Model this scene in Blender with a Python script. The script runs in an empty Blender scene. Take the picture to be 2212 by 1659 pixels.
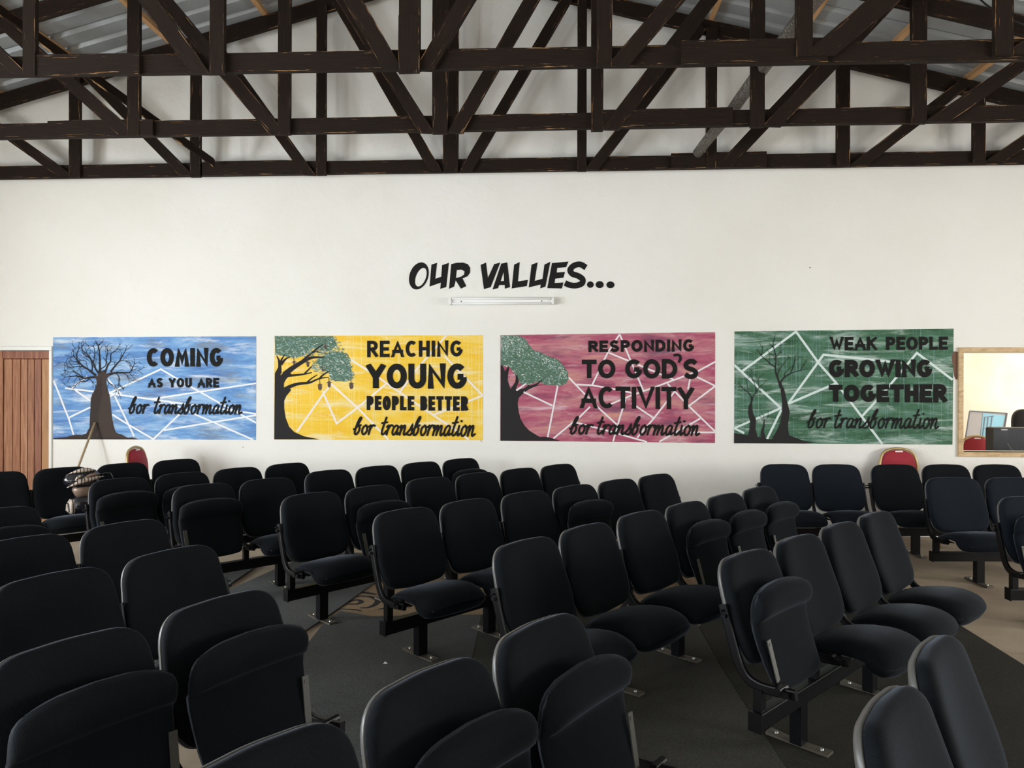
import bpy, bmesh, math, random
from mathutils import Vector, Matrix
R = math.radians
scene = bpy.context.scene
COL = scene.collection
random.seed(7)

# ------------------------------------------------------------------ camera
EYE = 1.70; FPX = 1555.0; TH = math.atan(0.06); ROLL = R(0.15)
CT, ST = math.cos(TH), math.sin(TH)
def c2w(x, y):                       # camera-aligned floor coordinates -> building coordinates
    return (x*CT - y*ST, x*ST + y*CT)
cam_d = bpy.data.cameras.new('camera'); cam = bpy.data.objects.new('camera', cam_d); COL.objects.link(cam)
cam_d.sensor_width = 36; cam_d.lens = FPX/2212*36; cam_d.clip_start = .05; cam_d.clip_end = 200
fx, fy = c2w(0, 1); rx, ry = c2w(1, 0)
cr, sr = math.cos(ROLL), math.sin(ROLL)
RIGHT = Vector((rx*cr, ry*cr, sr)); UP = Vector((-rx*sr, -ry*sr, cr)); FWD = Vector((fx, fy, 0))
m = Matrix.Identity(4)
for i in range(3):
    m[i][0] = RIGHT[i]; m[i][1] = UP[i]; m[i][2] = -FWD[i]
m[2][3] = EYE
cam.matrix_world = m
scene.camera = cam
O = Vector((0, 0, EYE))
def ray(u, v): return RIGHT*((u-1106)/FPX) - UP*((v-829.5)/FPX) + FWD
def onY(u, v, Y):                    # point of the photograph on a vertical plane parallel to the end wall
    d = ray(u, v); return O + d*(Y/d.y)
def onZ(u, v, Z=0):
    d = ray(u, v); return O + d*((Z-EYE)/d.z)

# ------------------------------------------------------------------ light and exposure
scene.view_settings.view_transform = 'Standard'; scene.view_settings.look = 'None'
scene.view_settings.gamma = 1; scene.view_settings.use_curve_mapping = False
scene.view_settings.exposure = 1.0
wd = bpy.data.worlds.new('sky'); scene.world = wd; wd.use_nodes = True
bg = wd.node_tree.nodes['Background']; bg.inputs[0].default_value = (.62, .78, 1, 1); bg.inputs[1].default_value = 1.6
YW = 8.335                            # end wall
XL, XR, YB = -8.4, 8.6, -5.0
LEFTWIN = [(-3.2, 1.9), (0, 1.9), (3.2, 1.9)]      # (centre Y, width)
RIGHTWIN = [(.4, 1.9), (4.0, 1.9)]
WZ0, WZ1 = 1.0, 2.6
def area(name, loc, rot, sx, sy, e, col):
    l = bpy.data.lights.new(name, 'AREA'); l.shape = 'RECTANGLE'; l.size = sx; l.size_y = sy
    l.energy = e; l.color = col
    o = bpy.data.objects.new(name, l); COL.objects.link(o); o.location = loc; o.rotation_euler = rot
    return o
for y, w in LEFTWIN: area('daylight', (XL-.16, y, (WZ0+WZ1)/2), (0, R(-90), 0), WZ1-WZ0, w, 200, (.91, .96, 1))
for y, w in RIGHTWIN: area('daylight', (XR+.16, y, (WZ0+WZ1)/2), (0, R(90), 0), WZ1-WZ0, w, 115, (1, .97, .92))
area('daylight', (-1.5, YB-.16, 1.5), (R(90), 0, 0), 3.4, 2.4, 25, (1, .97, .92))

# ------------------------------------------------------------------ materials
def mat(name, col, rough=.6, metal=0, spec=.5, sheen=0):
    mt = bpy.data.materials.new(name); mt.use_nodes = True
    b = mt.node_tree.nodes['Principled BSDF']
    b.inputs['Base Color'].default_value = (*col, 1); b.inputs['Roughness'].default_value = rough
    b.inputs['Metallic'].default_value = metal; b.inputs['Specular IOR Level'].default_value = spec
    if sheen:
        b.inputs['Sheen Weight'].default_value = sheen*1.05; b.inputs['Sheen Roughness'].default_value = .28
        b.inputs['Sheen Tint'].default_value = (.75, .85, 1, 1)
    return mt
class NB:
    def __init__(s, mt): s.t = mt.node_tree; s.b = s.t.nodes['Principled BSDF']; s.tc = s.t.nodes.new('ShaderNodeTexCoord')
    def mapping(s, sc, src='Object', rot=(0, 0, 0)):
        n = s.t.nodes.new('ShaderNodeMapping'); n.inputs['Scale'].default_value = sc; n.inputs['Rotation'].default_value = rot
        s.t.links.new(s.tc.outputs[src], n.inputs[0]); return n.outputs[0]
    def noise(s, vec, scale, detail=4, rough=.55, dist=0):
        n = s.t.nodes.new('ShaderNodeTexNoise'); n.inputs['Scale'].default_value = scale
        n.inputs['Detail'].default_value = detail; n.inputs['Roughness'].default_value = rough; n.inputs['Distortion'].default_value = dist
        s.t.links.new(vec, n.inputs['Vector']); return n.outputs['Fac']
    def wave(s, vec, scale, dist=0, detail=2, axis='X'):
        n = s.t.nodes.new('ShaderNodeTexWave'); n.bands_direction = axis; n.inputs['Scale'].default_value = scale
        n.inputs['Distortion'].default_value = dist; n.inputs['Detail'].default_value = detail
        s.t.links.new(vec, n.inputs['Vector']); return n.outputs['Fac']
    def ramp(s, fac, stops, interp='LINEAR'):
        n = s.t.nodes.new('ShaderNodeValToRGB'); cr_ = n.color_ramp; cr_.interpolation = interp
        while len(cr_.elements) < len(stops): cr_.elements.new(.5)
        for e, (p, c) in zip(cr_.elements, stops): e.position = p; e.color = (*c, 1)
        s.t.links.new(fac, n.inputs[0]); return n.outputs[0]
    def mix(s, fac, a, b, mode='MIX'):
        n = s.t.nodes.new('ShaderNodeMix'); n.data_type = 'RGBA'; n.blend_type = mode
        for k, val in ((0, fac), (6, a), (7, b)):
            if isinstance(val, (int, float)): n.inputs[k].default_value = val
            elif isinstance(val, tuple): n.inputs[k].default_value = (*val, 1)
            else: s.t.links.new(val, n.inputs[k])
        return n.outputs[2]
    def color(s, o): s.t.links.new(o, s.b.inputs['Base Color'])
    def bump(s, h, strength=.3, dist=.01, prev=None):
        n = s.t.nodes.new('ShaderNodeBump'); n.inputs['Strength'].default_value = strength; n.inputs['Distance'].default_value = dist
        s.t.links.new(h, n.inputs['Height'])
        if prev: s.t.links.new(prev, n.inputs['Normal'])
        s.t.links.new(n.outputs[0], s.b.inputs['Normal']); return n.outputs[0]
M = {}
def wallmat():
    mt = mat('painted_plaster', (.78, .76, .71), .75, spec=.25); n = NB(mt)
    v = n.mapping((1, 1, 1))
    a = n.noise(v, .7, 5, .6); c = n.ramp(a, [(.3, (.78, .755, .69)), (.5, (.805, .785, .73)), (.75, (.83, .81, .76))])
    v2 = n.mapping((1, 1, .35)); st = n.noise(v2, 1.6, 6, .7)
    c = n.mix(n.ramp(st, [(.62, (0, 0, 0)), (.80, (.4, .4, .4))]), c, (.70, .65, .56))
    n.color(c)
    b1 = n.bump(n.noise(v, 9, 8, .66), .55, .014); n.bump(n.noise(v, 85, 4, .6), .25, .003, b1)
    return mt
M['wall'] = wallmat()
def trowel():
    mt = mat('cream_plaster', (.8, .7, .5), .8); n = NB(mt); v = n.mapping((1, 1, 1))
    n.color(n.ramp(n.noise(v, 1.8, 5), [(.3, (.80, .72, .56)), (.7, (.86, .82, .74))])); return mt
M['cream'] = trowel()
def floormat():
    mt = mat('screed_floor', (.36, .28, .2), .7, spec=.3); n = NB(mt); v = n.mapping((1, 1, 1))
    c = n.ramp(n.noise(v, .9, 8, .65), [(.25, (.27, .205, .145)), (.5, (.38, .30, .215)), (.75, (.47, .39, .29))])
    c = n.mix(n.ramp(n.noise(n.mapping((1, 3, 1)), 2.2, 5, .7), [(.55, (0, 0, 0)), (.75, (.5, .5, .5))]), c, (.20, .155, .115))
    n.color(c); n.bump(n.noise(v, 14, 6), .15, .01); return mt
M['floor'] = floormat()
def carpet(name, c1, c2):
    mt = mat(name, c1, .95, spec=.1); n = NB(mt); v = n.mapping((1, 1, 1))
    c = n.ramp(n.noise(v, 1.3, 6, .6), [(.3, c1), (.7, c2)])
    sp = n.noise(v, 260, 2, .6); c = n.mix(n.ramp(sp, [(.35, (.75, .75, .75)), (.62, (0, 0, 0))]), c, tuple(x*.35 for x in c1))
    n.color(c)
    w = n.wave(v, 48, 1.2, 2, 'DIAGONAL'); b1 = n.bump(w, .5, .004); n.bump(sp, .5, .004, b1); return mt
M['carpet_grey'] = carpet('grey_ribbed_carpet', (.115, .12, .118), (.165, .17, .165))
M['carpet_olive'] = carpet('olive_grey_carpet', (.068, .067, .058), (.098, .096, .084))
M['carpet_dark'] = carpet('dark_olive_carpet', (.042, .041, .034), (.060, .058, .049))
M['rug_beige'] = carpet('beige_rug', (.36, .25, .15), (.47, .35, .22))
M['rug_black'] = mat('rug_black', (.012, .01, .01), .95)
M['rug_red'] = carpet('red_mat', (.5, .03, .04), (.6, .05, .06))
def fabric():
    mt = mat('charcoal_fabric', (.005, .006, .007), .9, spec=.08, sheen=.16); n = NB(mt); v = n.mapping((1, 1, 1))
    c = n.ramp(n.noise(v, 3.5, 4), [(.3, (.0046, .0058, .0070)), (.7, (.0074, .0092, .0108))])
    fine = n.noise(v, 420, 2, .5); c = n.mix(.35, c, n.ramp(fine, [(.35, (.002, .0025, .0035)), (.7, (.013, .015, .019))])); n.color(c)
    b1 = n.bump(n.wave(n.mapping((1, .2, .2)), 75, .3, 1, 'X'), .22, .002); n.bump(fine, .25, .001, b1); return mt
M['fabric'] = fabric()
def fabric2():
    mt = mat('navy_fabric', (.005, .007, .012), .9, spec=.08, sheen=.16); n = NB(mt); v = n.mapping((1, 1, 1))
    fine = n.noise(v, 420, 2, .5); n.color(n.ramp(fine, [(.35, (.006, .008, .011)), (.7, (.015, .019, .026))]))
    n.bump(fine, .3, .001); return mt
M['navy'] = fabric2()
M['shell'] = mat('grey_shell_plastic', (.085, .083, .078), .42)
def blackmetal():
    mt = mat('black_painted_steel', (.004, .004, .005), .36, .0, .22); n = NB(mt); v = n.mapping((1, 1, 1))
    s = n.noise(v, 22, 6, .7)
    n.color(n.ramp(s, [(.72, (.0035, .0035, .0045)), (.78, (.04, .037, .032))])); return mt
M['metal'] = blackmetal()
M['beam_top'] = mat('dusty_black_steel', (.03, .03, .028), .5)
M['strap'] = mat('dull_grey_steel', (.06, .057, .047), .5, .15)
M['plate'] = mat('scuffed_steel_plate', (.10, .085, .065), .55, .3)
M['bolt'] = mat('bright_bolt', (.6, .6, .58), .35, .8)
def darkwood():
    mt = mat('creosoted_pine', (.03, .02, .014), .75, spec=.15); n = NB(mt)
    v = n.mapping((1, 1, 1), 'UV')
    g = n.noise(n.mapping((1.5, 22, 1), 'UV'), 2.2, 6, .65)
    c = n.ramp(g, [(.3, (.006, .0036, .0024)), (.55, (.0155, .0088, .0055)), (.8, (.038, .021, .012))])
    # bare pine shows where the stain has worn, mostly along the arrises
    ed = n.t.nodes.new('ShaderNodeSeparateXYZ'); n.t.links.new(v, ed.inputs[0])
    a1 = n.t.nodes.new('ShaderNodeMath'); a1.operation = 'SUBTRACT'; n.t.links.new(ed.outputs[1], a1.inputs[0]); a1.inputs[1].default_value = .5
    a2 = n.t.nodes.new('ShaderNodeMath'); a2.operation = 'ABSOLUTE'; n.t.links.new(a1.outputs[0], a2.inputs[0])
    a3 = n.t.nodes.new('ShaderNodeMath'); a3.operation = 'MULTIPLY'; n.t.links.new(a2.outputs[0], a3.inputs[0]); a3.inputs[1].default_value = .34
    w = n.noise(n.mapping((1, 4, 1), 'UV'), 3.1, 7, .72)
    a4 = n.t.nodes.new('ShaderNodeMath'); a4.operation = 'ADD'; n.t.links.new(w, a4.inputs[0]); n.t.links.new(a3.outputs[0], a4.inputs[1])
    c = n.mix(n.ramp(a4.outputs[0], [(.725, (0, 0, 0)), (.77, (1, 1, 1))]), c, (.36, .20, .09))
    n.color(c); n.bump(g, .4, .004); return mt
M['darkwood'] = darkwood()
def plainwood(name, a, b, c3, sc=2.5, stretch=(14, 14, 1)):
    mt = mat(name, a, .55, spec=.35); n = NB(mt)
    g = n.noise(n.mapping(stretch), sc, 6, .6, .6)
    c = n.ramp(g, [(.25, a), (.5, b), (.78, c3)])
    k = n.noise(n.mapping((3, 3, 1.2)), 3.2, 3, .5)
    c = n.mix(n.ramp(k, [(.68, (0, 0, 0)), (.8, (.75, .75, .75))]), c, tuple(x*.25 for x in a))
    n.color(c); n.bump(g, .15, .003); return mt
M['door'] = [plainwood('hardwood_plank_%s' % 'abcd'[i], *t) for i, t in enumerate([
    ((.17, .06, .03), (.34, .145, .07), (.48, .24, .13)),
    ((.19, .07, .035), (.38, .17, .085), (.54, .30, .17)),
    ((.15, .05, .03), (.27, .105, .06), (.38, .175, .10)),
    ((.30, .14, .055), (.44, .22, .095), (.54, .31, .15))])]
M['pine'] = plainwood('pine_frame', (.36, .23, .11), (.55, .38, .2), (.66, .5, .3), 3, (3, 8, 8))
M['batten'] = plainwood('new_pine_batten', (.40, .20, .08), (.55, .31, .14), (.65, .42, .22), 3, (12, 1, 12))
M['log'] = plainwood('weathered_pole', (.016, .012, .010), (.075, .063, .052), (.42, .38, .33), 5, (30, 30, 2.6))
M['groove'] = mat('dark_groove', (.03, .012, .008), .9)
def zinc():
    mt = mat('galvanised_sheet', (.42, .44, .45), .5, .25, .5); n = NB(mt); v = n.mapping((1, .3, 1))
    n.color(n.ramp(n.noise(v, 1.5, 6, .65), [(.3, (.26, .28, .29)), (.7, (.40, .42, .43))]))
    return mt
M['zinc'] = zinc()
M['white'] = mat('white_enamel', (.8, .79, .76), .4)
M['trimwhite'] = mat('white_gloss_trim', (.78, .77, .72), .45)
M['tube'] = mat('fluorescent_tube_glass', (.82, .82, .80), .25)
M['black'] = mat('lettering_black', (.013, .0125, .012), .8, spec=.15)
M['black2'] = mat('tree_black', (.026, .024, .024), .8, spec=.15)
M['barkbrown'] = mat('tree_brown', (.062, .045, .039), .8, spec=.15)
M['barkshade'] = mat('tree_brown_dark', (.046, .036, .032), .8, spec=.15)
M['paintwhite'] = mat('tape_line_white', (.80, .80, .80), .7)
M['paintcream'] = mat('tape_line_cream', (.84, .76, .68), .7)
M['paintpink'] = mat('tape_line_pinkish', (.80, .75, .76), .7)
M['paintmint'] = mat('tape_line_pale_green', (.62, .72, .68), .7)
M['pod'] = mat('pod_brown', (.10, .06, .045), .8)
LEAF = [mat('leaf_green_dark', (.085, .16, .105), .8), mat('leaf_green_grey', (.17, .27, .21), .8),
        mat('leaf_green_pale', (.36, .48, .41), .8), mat('leaf_cream', (.66, .66, .56), .8), mat('leaf_teal', (.16, .28, .27), .8)]
def brush(name, stops, dark=None, drips=None, dripcol=None, seedoff=0., white=(.72, .80, .86), wthr=.60):
    mt = mat(name, stops[0][1], .7, spec=.25); n = NB(mt)
    mp = n.mapping((1, 1, 5.5)); mp.node.inputs['Location'].default_value = (seedoff, 0, seedoff)
    g = n.noise(mp, 1.5, 8, .66, .5); c = n.ramp(g, stops)
    mp2 = n.mapping((1, 1, 6.5)); mp2.node.inputs['Location'].default_value = (seedoff+4, 0, 9)
    w = n.noise(mp2, 1.5, 9, .72, .5); c = n.mix(n.ramp(w, [(wthr, (0, 0, 0)), (wthr+.15, (.85, .85, .85))]), c, white)
    if dark:
        mp3 = n.mapping((1, 1, 4.2)); mp3.node.inputs['Location'].default_value = (seedoff+11, 0, 3)
        c = n.mix(n.ramp(n.noise(mp3, 1.6, 5, .6), [(.53, (0, 0, 0)), (.68, (.8, .8, .8))]), c, dark)
    if drips:
        dr = n.noise(n.mapping((42, 1, .35)), 2.0, 3, .6); c = n.mix(n.ramp(dr, [(drips, (0, 0, 0)), (drips+.05, (.6, .6, .6))]), c, dripcol)
    n.color(c); n.bump(n.noise(n.mapping((1, 1, 7)), 12, 6), .15, .003); return mt
M['mural_blue'] = brush('blue_brushed_paint', [(.34, (.07, .18, .45)), (.5, (.15, .32, .60)), (.66, (.34, .52, .72))], dark=(.20, .22, .24), seedoff=1, white=(.74, .78, .80), wthr=.515)
M['mural_yellow'] = brush('yellow_brushed_paint', [(.30, (.84, .47, .02)), (.5, (.86, .56, .05)), (.72, (.86, .68, .25))], drips=.58, dripcol=(.88, .78, .42), seedoff=7, white=(.84, .79, .58), wthr=.53)
M['mural_red'] = brush('crimson_brushed_paint', [(.32, (.27, .04, .08)), (.45, (.42, .10, .16)), (.56, (.50, .20, .22)), (.68, (.62, .29, .21))], dark=(.15, .05, .10), seedoff=15, white=(.68, .48, .52), wthr=.545)
M['mural_green'] = brush('green_brushed_paint', [(.34, (.028, .085, .042)), (.5, (.055, .14, .078)), (.66, (.12, .24, .18))], drips=.60, dripcol=(.22, .36, .38), seedoff=23, white=(.50, .60, .54), wthr=.505)
M['redcloth'] = mat('red_velvet', (.33, .018, .03), .8, sheen=.2)
M['gold'] = mat('gold_frame', (.50, .36, .15), .38, .55)
M['mud'] = mat('exposed_brown_plaster', (.16, .085, .055), .95)
M['scuff'] = mat('scuff', (.4, .33, .25), .9)
M['handle'] = mat('broom_stick', (.45, .33, .19), .6)
M['bristle'] = mat('broom_bristle', (.3, .2, .1), .9)
M['patent'] = mat('black_patent', (.012, .012, .016), .12, 0, .8)
M['bagbrown'] = mat('bronze_satin', (.22, .15, .11), .35, .2)
def bagstripe():
    mt = mat('striped_cloth', (.5, .42, .34), .5); n = NB(mt)
    w = n.wave(n.mapping((1, 1, 1)), 9.0, .6, 1, 'X'); n.color(n.ramp(w, [(.12, (.03, .022, .02)), (.22, (.52, .43, .35))])); return mt
M['stripe'] = bagstripe()
M['leather'] = mat('black_leather', (.010, .011, .018), .45, spec=.3)
M['glass'] = mat('window_glass', (1, 1, 1), .02)
_b = M['glass'].node_tree.nodes['Principled BSDF']; _b.inputs['Transmission Weight'].default_value = 1; _b.inputs['IOR'].default_value = 1.02
M['desk'] = mat('desk_white', (.75, .76, .78), .4)
M['painted_sky'] = mat('painted_reflection_blue', (.33, .66, .85), .2)  # flat blue standing in for the window reflected in the mirror
M['mirror'] = mat('mirror_grey', (.50, .47, .48), .25)
M['vase'] = mat('grey_vase', (.20, .21, .26), .4)
M['blueprint'] = mat('blue_cloth', (.02, .06, .25), .7)
M['cable'] = mat('black_cable', (.01, .01, .01), .6)

# ------------------------------------------------------------------ mesh helpers
def link(name, me, parent=None, mats=None, loc=None):
    o = bpy.data.objects.new(name, me); COL.objects.link(o)
    if parent is not None: o.parent = parent
    if loc is not None: o.location = loc
    return o
def mesh(name, vs, fs, mts, smooth=False, mi=None, uv=None):
    me = bpy.data.meshes.new(name); me.from_pydata([tuple(v) for v in vs], [], fs)
    for mm in (mts if isinstance(mts, (list, tuple)) else [mts]): me.materials.append(mm)
    if mi: me.polygons.foreach_set('material_index', mi)
    if smooth: me.polygons.foreach_set('use_smooth', [True]*len(fs))
    if uv:
        l = me.uv_layers.new(); l.data.foreach_set('uv', [c for q in uv for c in q])
    me.update(); return me
def tag(o, label=None, cat=None, group=None, kind=None):
    if label: o['label'] = label
    if cat: o['category'] = cat
    if group: o['group'] = group
    if kind: o['kind'] = kind
    return o
def empty(name, loc=(0, 0, 0), rz=0):
    o = bpy.data.objects.new(name, None); COL.objects.link(o); o.location = loc; o.rotation_euler = (0, 0, rz); o.empty_display_size = .1
    return o
BOXF = [(0, 3, 2, 1), (4, 5, 6, 7), (0, 1, 5, 4), (1, 2, 6, 5), (2, 3, 7, 6), (3, 0, 4, 7)]
def boxv(x0, x1, y0, y1, z0, z1):
    return [(x0, y0, z0), (x1, y0, z0), (x1, y1, z0), (x0, y1, z0), (x0, y0, z1), (x1, y0, z1), (x1, y1, z1), (x0, y1, z1)]
class MB:
    def __init__(s): s.v = []; s.f = []; s.mi = []; s.sm = False
    def add(s, vs, fs, mi=0):
        k = len(s.v); s.v += [tuple(v) for v in vs]; s.f += [tuple(i+k for i in f) for f in fs]; s.mi += [mi]*len(fs); return s
    def box(s, x0, x1, y0, y1, z0, z1, mi=0): return s.add(boxv(x0, x1, y0, y1, z0, z1), BOXF, mi)
    def bar(s, p, q, up, w, d, mi=0):            # bar from p to q, w across (perp to up), d along up
        p = Vector(p); q = Vector(q); t = (q-p).normalized(); up = Vector(up); a = t.cross(up).normalized()*w/2; b = up.normalized()*d/2
        vs = [p-a-b, p+a-b, p+a+b, p-a+b, q-a-b, q+a-b, q+a+b, q-a+b]
        return s.add(vs, [(3, 2, 1, 0), (4, 5, 6, 7), (0, 1, 5, 4), (1, 2, 6, 5), (2, 3, 7, 6), (3, 0, 4, 7)], mi)
    def tube(s, pts, r, n=8, mi=0, rx_=None):
        pts = [Vector(p) for p in pts]; rs = r if isinstance(r, (list, tuple)) else [r]*len(pts); k0 = len(s.v)
        prev = None
        for i, p in enumerate(pts):
            t = (pts[min(i+1, len(pts)-1)]-pts[max(i-1, 0)]).normalized()
            a = t.cross(Vector((0, 0, 1)) if abs(t.z) < .9 else Vector((0, 1, 0))).normalized()
            if prev is not None:
                a = (prev - t*prev.dot(t)).normalized()
            prev = a; b = t.cross(a)
            for j in range(n):
                an = 2*math.pi*j/n; s.v.append(tuple(p+(a*math.cos(an)+b*math.sin(an))*rs[i]))
        for i in range(len(pts)-1):
            for j in range(n):
                s.f.append((k0+i*n+j, k0+i*n+(j+1) % n, k0+(i+1)*n+(j+1) % n, k0+(i+1)*n+j)); s.mi.append(mi)
        s.f.append(tuple(k0+j for j in reversed(range(n)))); s.f.append(tuple(k0+(len(pts)-1)*n+j for j in range(n))); s.mi += [mi, mi]
        return s
    def loft(s, rings, mi=0, cap=True):
        n = len(rings[0]); k0 = len(s.v)
        for r_ in rings: s.v += [tuple(p) for p in r_]
        for i in range(len(rings)-1):
            for j in range(n):
                s.f.append((k0+i*n+j, k0+i*n+(j+1) % n, k0+(i+1)*n+(j+1) % n, k0+(i+1)*n+j)); s.mi.append(mi)
        if cap:
            s.f.append(tuple(k0+j for j in reversed(range(n)))); s.f.append(tuple(k0+(len(rings)-1)*n+j for j in range(n))); s.mi += [mi, mi]
        return s
    def mesh(s, name, mts, smooth=False): return mesh(name, s.v, s.f, mts, smooth, s.mi)
    def build(s, name, mts, parent=None, smooth=False): return link(name, s.mesh(name, mts, smooth), parent)
def bevel(o, w=.004, seg=2):
    md = o.modifiers.new('bevel', 'BEVEL'); md.width = w; md.segments = seg; md.limit_method = 'ANGLE'; return o
def round_poly(pts, rad, n=6):
    out = []; N = len(pts)
    for i in range(N):
        p = Vector(pts[i]); a = Vector(pts[i-1])-p; b = Vector(pts[(i+1) % N])-p; r = rad[i]
        la, lb = a.length, b.length; a.normalize(); b.normalize(); ang = a.angle(b); d = min(r/math.tan(ang/2), la*.49, lb*.49)
        p0 = p+a*d; p1 = p+b*d
        for k in range(n+1):
            t = k/n; out.append(((1-t)**2*p0 + 2*t*(1-t)*p + t*t*p1))
    return out

# ------------------------------------------------------------------ setting
def roofz(x): return RIDGE_Z - SLOPE*abs(x-RIDGE_X)
Y3, Y2, Y1 = 8.12, 6.86, 5.55        # near faces of the three roof trusses' chords
kp = onY(973, 372, Y3); RIDGE_X = kp.x; SLOPE = .262
low = onY(485, 90, Y3)               # underside of the top chord
RIDGE_Z0 = low.z + SLOPE*abs(low.x-RIDGE_X)     # underside of rafters at ridge
RAFT = .17
RIDGE_Z = RIDGE_Z0 + RAFT*1.03 + .075
def struct(name, vs, fs, mt, **k):
    o = link(name, mesh(name, vs, fs, mt, **k)); o['kind'] = 'structure'; return o
# window in the end wall (inner opening)
w0 = onY(2079, 761, YW); w1 = onY(2079, 976, YW)
WX0, WX1, WZa, WZb = w0.x, w0.x+1.75, w1.z, w0.z
# door opening
dA = onY(108, 757, YW); dX1 = dA.x; dX0 = dX1-.92; dZ = dA.z
def gable(xa, xb, za, yin, yout):
    xs = [xa] + ([RIDGE_X] if xa < RIDGE_X < xb else []) + [xb]
    mb = MB(); top = [(x, roofz(x)-.02) for x in xs]
    ring = [(xa, za), (xb, za)] + list(reversed(top))
    n = len(ring); vs = [(x, yin, z) for x, z in ring]+[(x, yout, z) for x, z in ring]
    fs = [tuple(range(n)), tuple(reversed(range(n, 2*n)))]+[(i, (i+1) % n+0, (i+1) % n+n, i+n) for i in range(n)]
    return vs, fs
mb = MB()
T = .22
mb.box(XL, dX0, YW, YW+T, 0, dZ); mb.box(dX1, WX0, YW, YW+T, 0, WZb); mb.box(WX1, XR, YW, YW+T, 0, WZb)
mb.box(WX0, WX1, YW, YW+T, 0, WZa)
v_, f_ = [], []
mb.box(XL, dX1, YW, YW+T, dZ, WZb) if WZb > dZ else None
hi = max(WZb, dZ); mb.box(dX1, WX1, YW, YW+T, WZb, hi) if hi > WZb else None; mb.box(WX1, XR, YW, YW+T, WZb, hi) if hi > WZb else None
mb.add(*gable(XL, XR, hi, YW, YW+T))
wall_back = mb.build('wall_back', M['wall']); wall_back['kind'] = 'structure'
def sidewall(name, x0, x1, wins):
    mb = MB(); ys = YB; zt = roofz(x0)+.0
    for y, w in wins:
        mb.box(x0, x1, ys, y-w/2, 0, zt); mb.box(x0, x1, y-w/2, y+w/2, 0, WZ0); mb.box(x0, x1, y-w/2, y+w/2, WZ1, zt); ys = y+w/2
    mb.box(x0, x1, ys, YW, 0, zt); o = mb.build(name, M['wall']); o['kind'] = 'structure'
sidewall('wall_left', XL-.2, XL, LEFTWIN); sidewall('wall_right', XR, XR+.2, RIGHTWIN)
mb = MB(); mb.box(XL-.2, -3.2, YB-.2, YB, 0, 2.7); mb.box(.2, XR+.2, YB-.2, YB, 0, 2.7); mb.add(*gable(XL-.2, XR+.2, 2.7, YB-.2, YB))
o = mb.build('wall_front', M['wall']); o['kind'] = 'structure'
fl = MB().box(XL-3, XR+4, YB-3, YW+5.2, -.1, 0).build('floor', M['floor']); fl['kind'] = 'structure'

# roof: ribbed sheets on each slope, every sheet its own panel
roof = empty('ceiling'); roof['kind'] = 'structure'
def sheet(side, y0, wdt):
    prof = []; y = 0; pitch = wdt/3
    for k in range(3):
        yy = k*pitch; prof += [(yy, 0), (yy+pitch*.10, .036), (yy+pitch*.24, .036), (yy+pitch*.34, 0)]
    prof += [(wdt+.01, 0)]
    xe = XL-.5 if side < 0 else XR+.5
    vs = []; 
    for x in (RIDGE_X, xe):
        z = roofz(x)
        for yy, h in prof: vs.append((x, y0+yy, z+h+.012*(0 if int(round((y0-YB)/wdt)) % 2 else 1)*0))
    n = len(prof); fs = [(i, i+1, n+i+1, n+i) for i in range(n-1)]
    return mesh('roof_sheet', vs, fs, M['zinc'])
yy = YB-.3; k = 0
while yy < YW+T+.2:
    for sd in (-1, 1):
        o = link('roof_sheet', sheet(sd, yy, .80), roof)
        o.location.z = .006*(k % 2)
    yy += .80; k += 1
# purlins running the length of the roof, new pine battens
def purlin(u, v):
    p = onY(u, v, Y3); x = p.x
    z = roofz(x)-.040
    mb = MB().box(-.025, .025, YB, YW-.005, -.0375, .0375)
    o = mb.build('purlin', M['batten'], roof); o.location = (x, 0, z-.0); o.rotation_euler = (0, math.atan(SLOPE)*(1 if x > RIDGE_X else -1), 0)
for u, v in ((180, 140), (-10, 200), (365, 94), (570, 33), (775, -20), (1160, -5), (1350, 30), (1538, 57), (1725, 105), (1905, 150), (2096, 197), (2290, 240)): purlin(u, v)

# door, planks and frame
dr = empty('door_1', (dX0, YW, 0)); dr['kind'] = 'structure'
def dbox(name, x0, x1, z0, z1, y0, y1, mt, rot=None):
    return bevel(MB().box(x0-dX0, x1-dX0, y0, y1, z0, z1).build(name, mt, dr), .004, 2)
yp = .05
pu = [107, 89.5, 74, 59.5, 44, 26.5, 8]
xs = [onY(u, 900, YW+yp).x for u in pu]
zt_ = onY(50, 776, YW+yp).z
for i in range(6):
    a, b = xs[i+1], xs[i]
    dbox('plank', a+.004, b-.004, .01, zt_, yp, yp+.035, M['door'][[3, 2, 0, 1, 0, 1][i]])
dbox('top_rail', xs[-1]-.02, dX1-.004, zt_+.006, dZ-.006, yp-.008, yp+.035, M['door'][2])
dbox('stile', dX0+.004, xs[-1]-.006, .01, dZ-.006, yp-.008, yp+.035, M['door'][0])
dbox('back_board', dX0+.002, dX1-.002, .005, dZ-.004, yp+.036, yp+.05, M['groove'])
tr = empty('trim_1', (dX0, YW, 0)); tr['kind'] = 'structure'
def tbox(name, x0, x1, z0, z1, y0, y1): return bevel(MB().box(x0-dX0, x1-dX0, y0, y1, z0, z1).build(name, M['trimwhite'], tr), .006, 2)
tbox('jamb', dX1, dX1+.036, 0, dZ, -.022, .12); tbox('jamb', dX0-.036, dX0, 0, dZ, -.022, .12); tbox('head', dX0-.036, dX1+.036, dZ, dZ+.05, -.022, .12)
for w, (X0, X1) in enumerate(((dX1-.001, dX1+.03),)): pass

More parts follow.
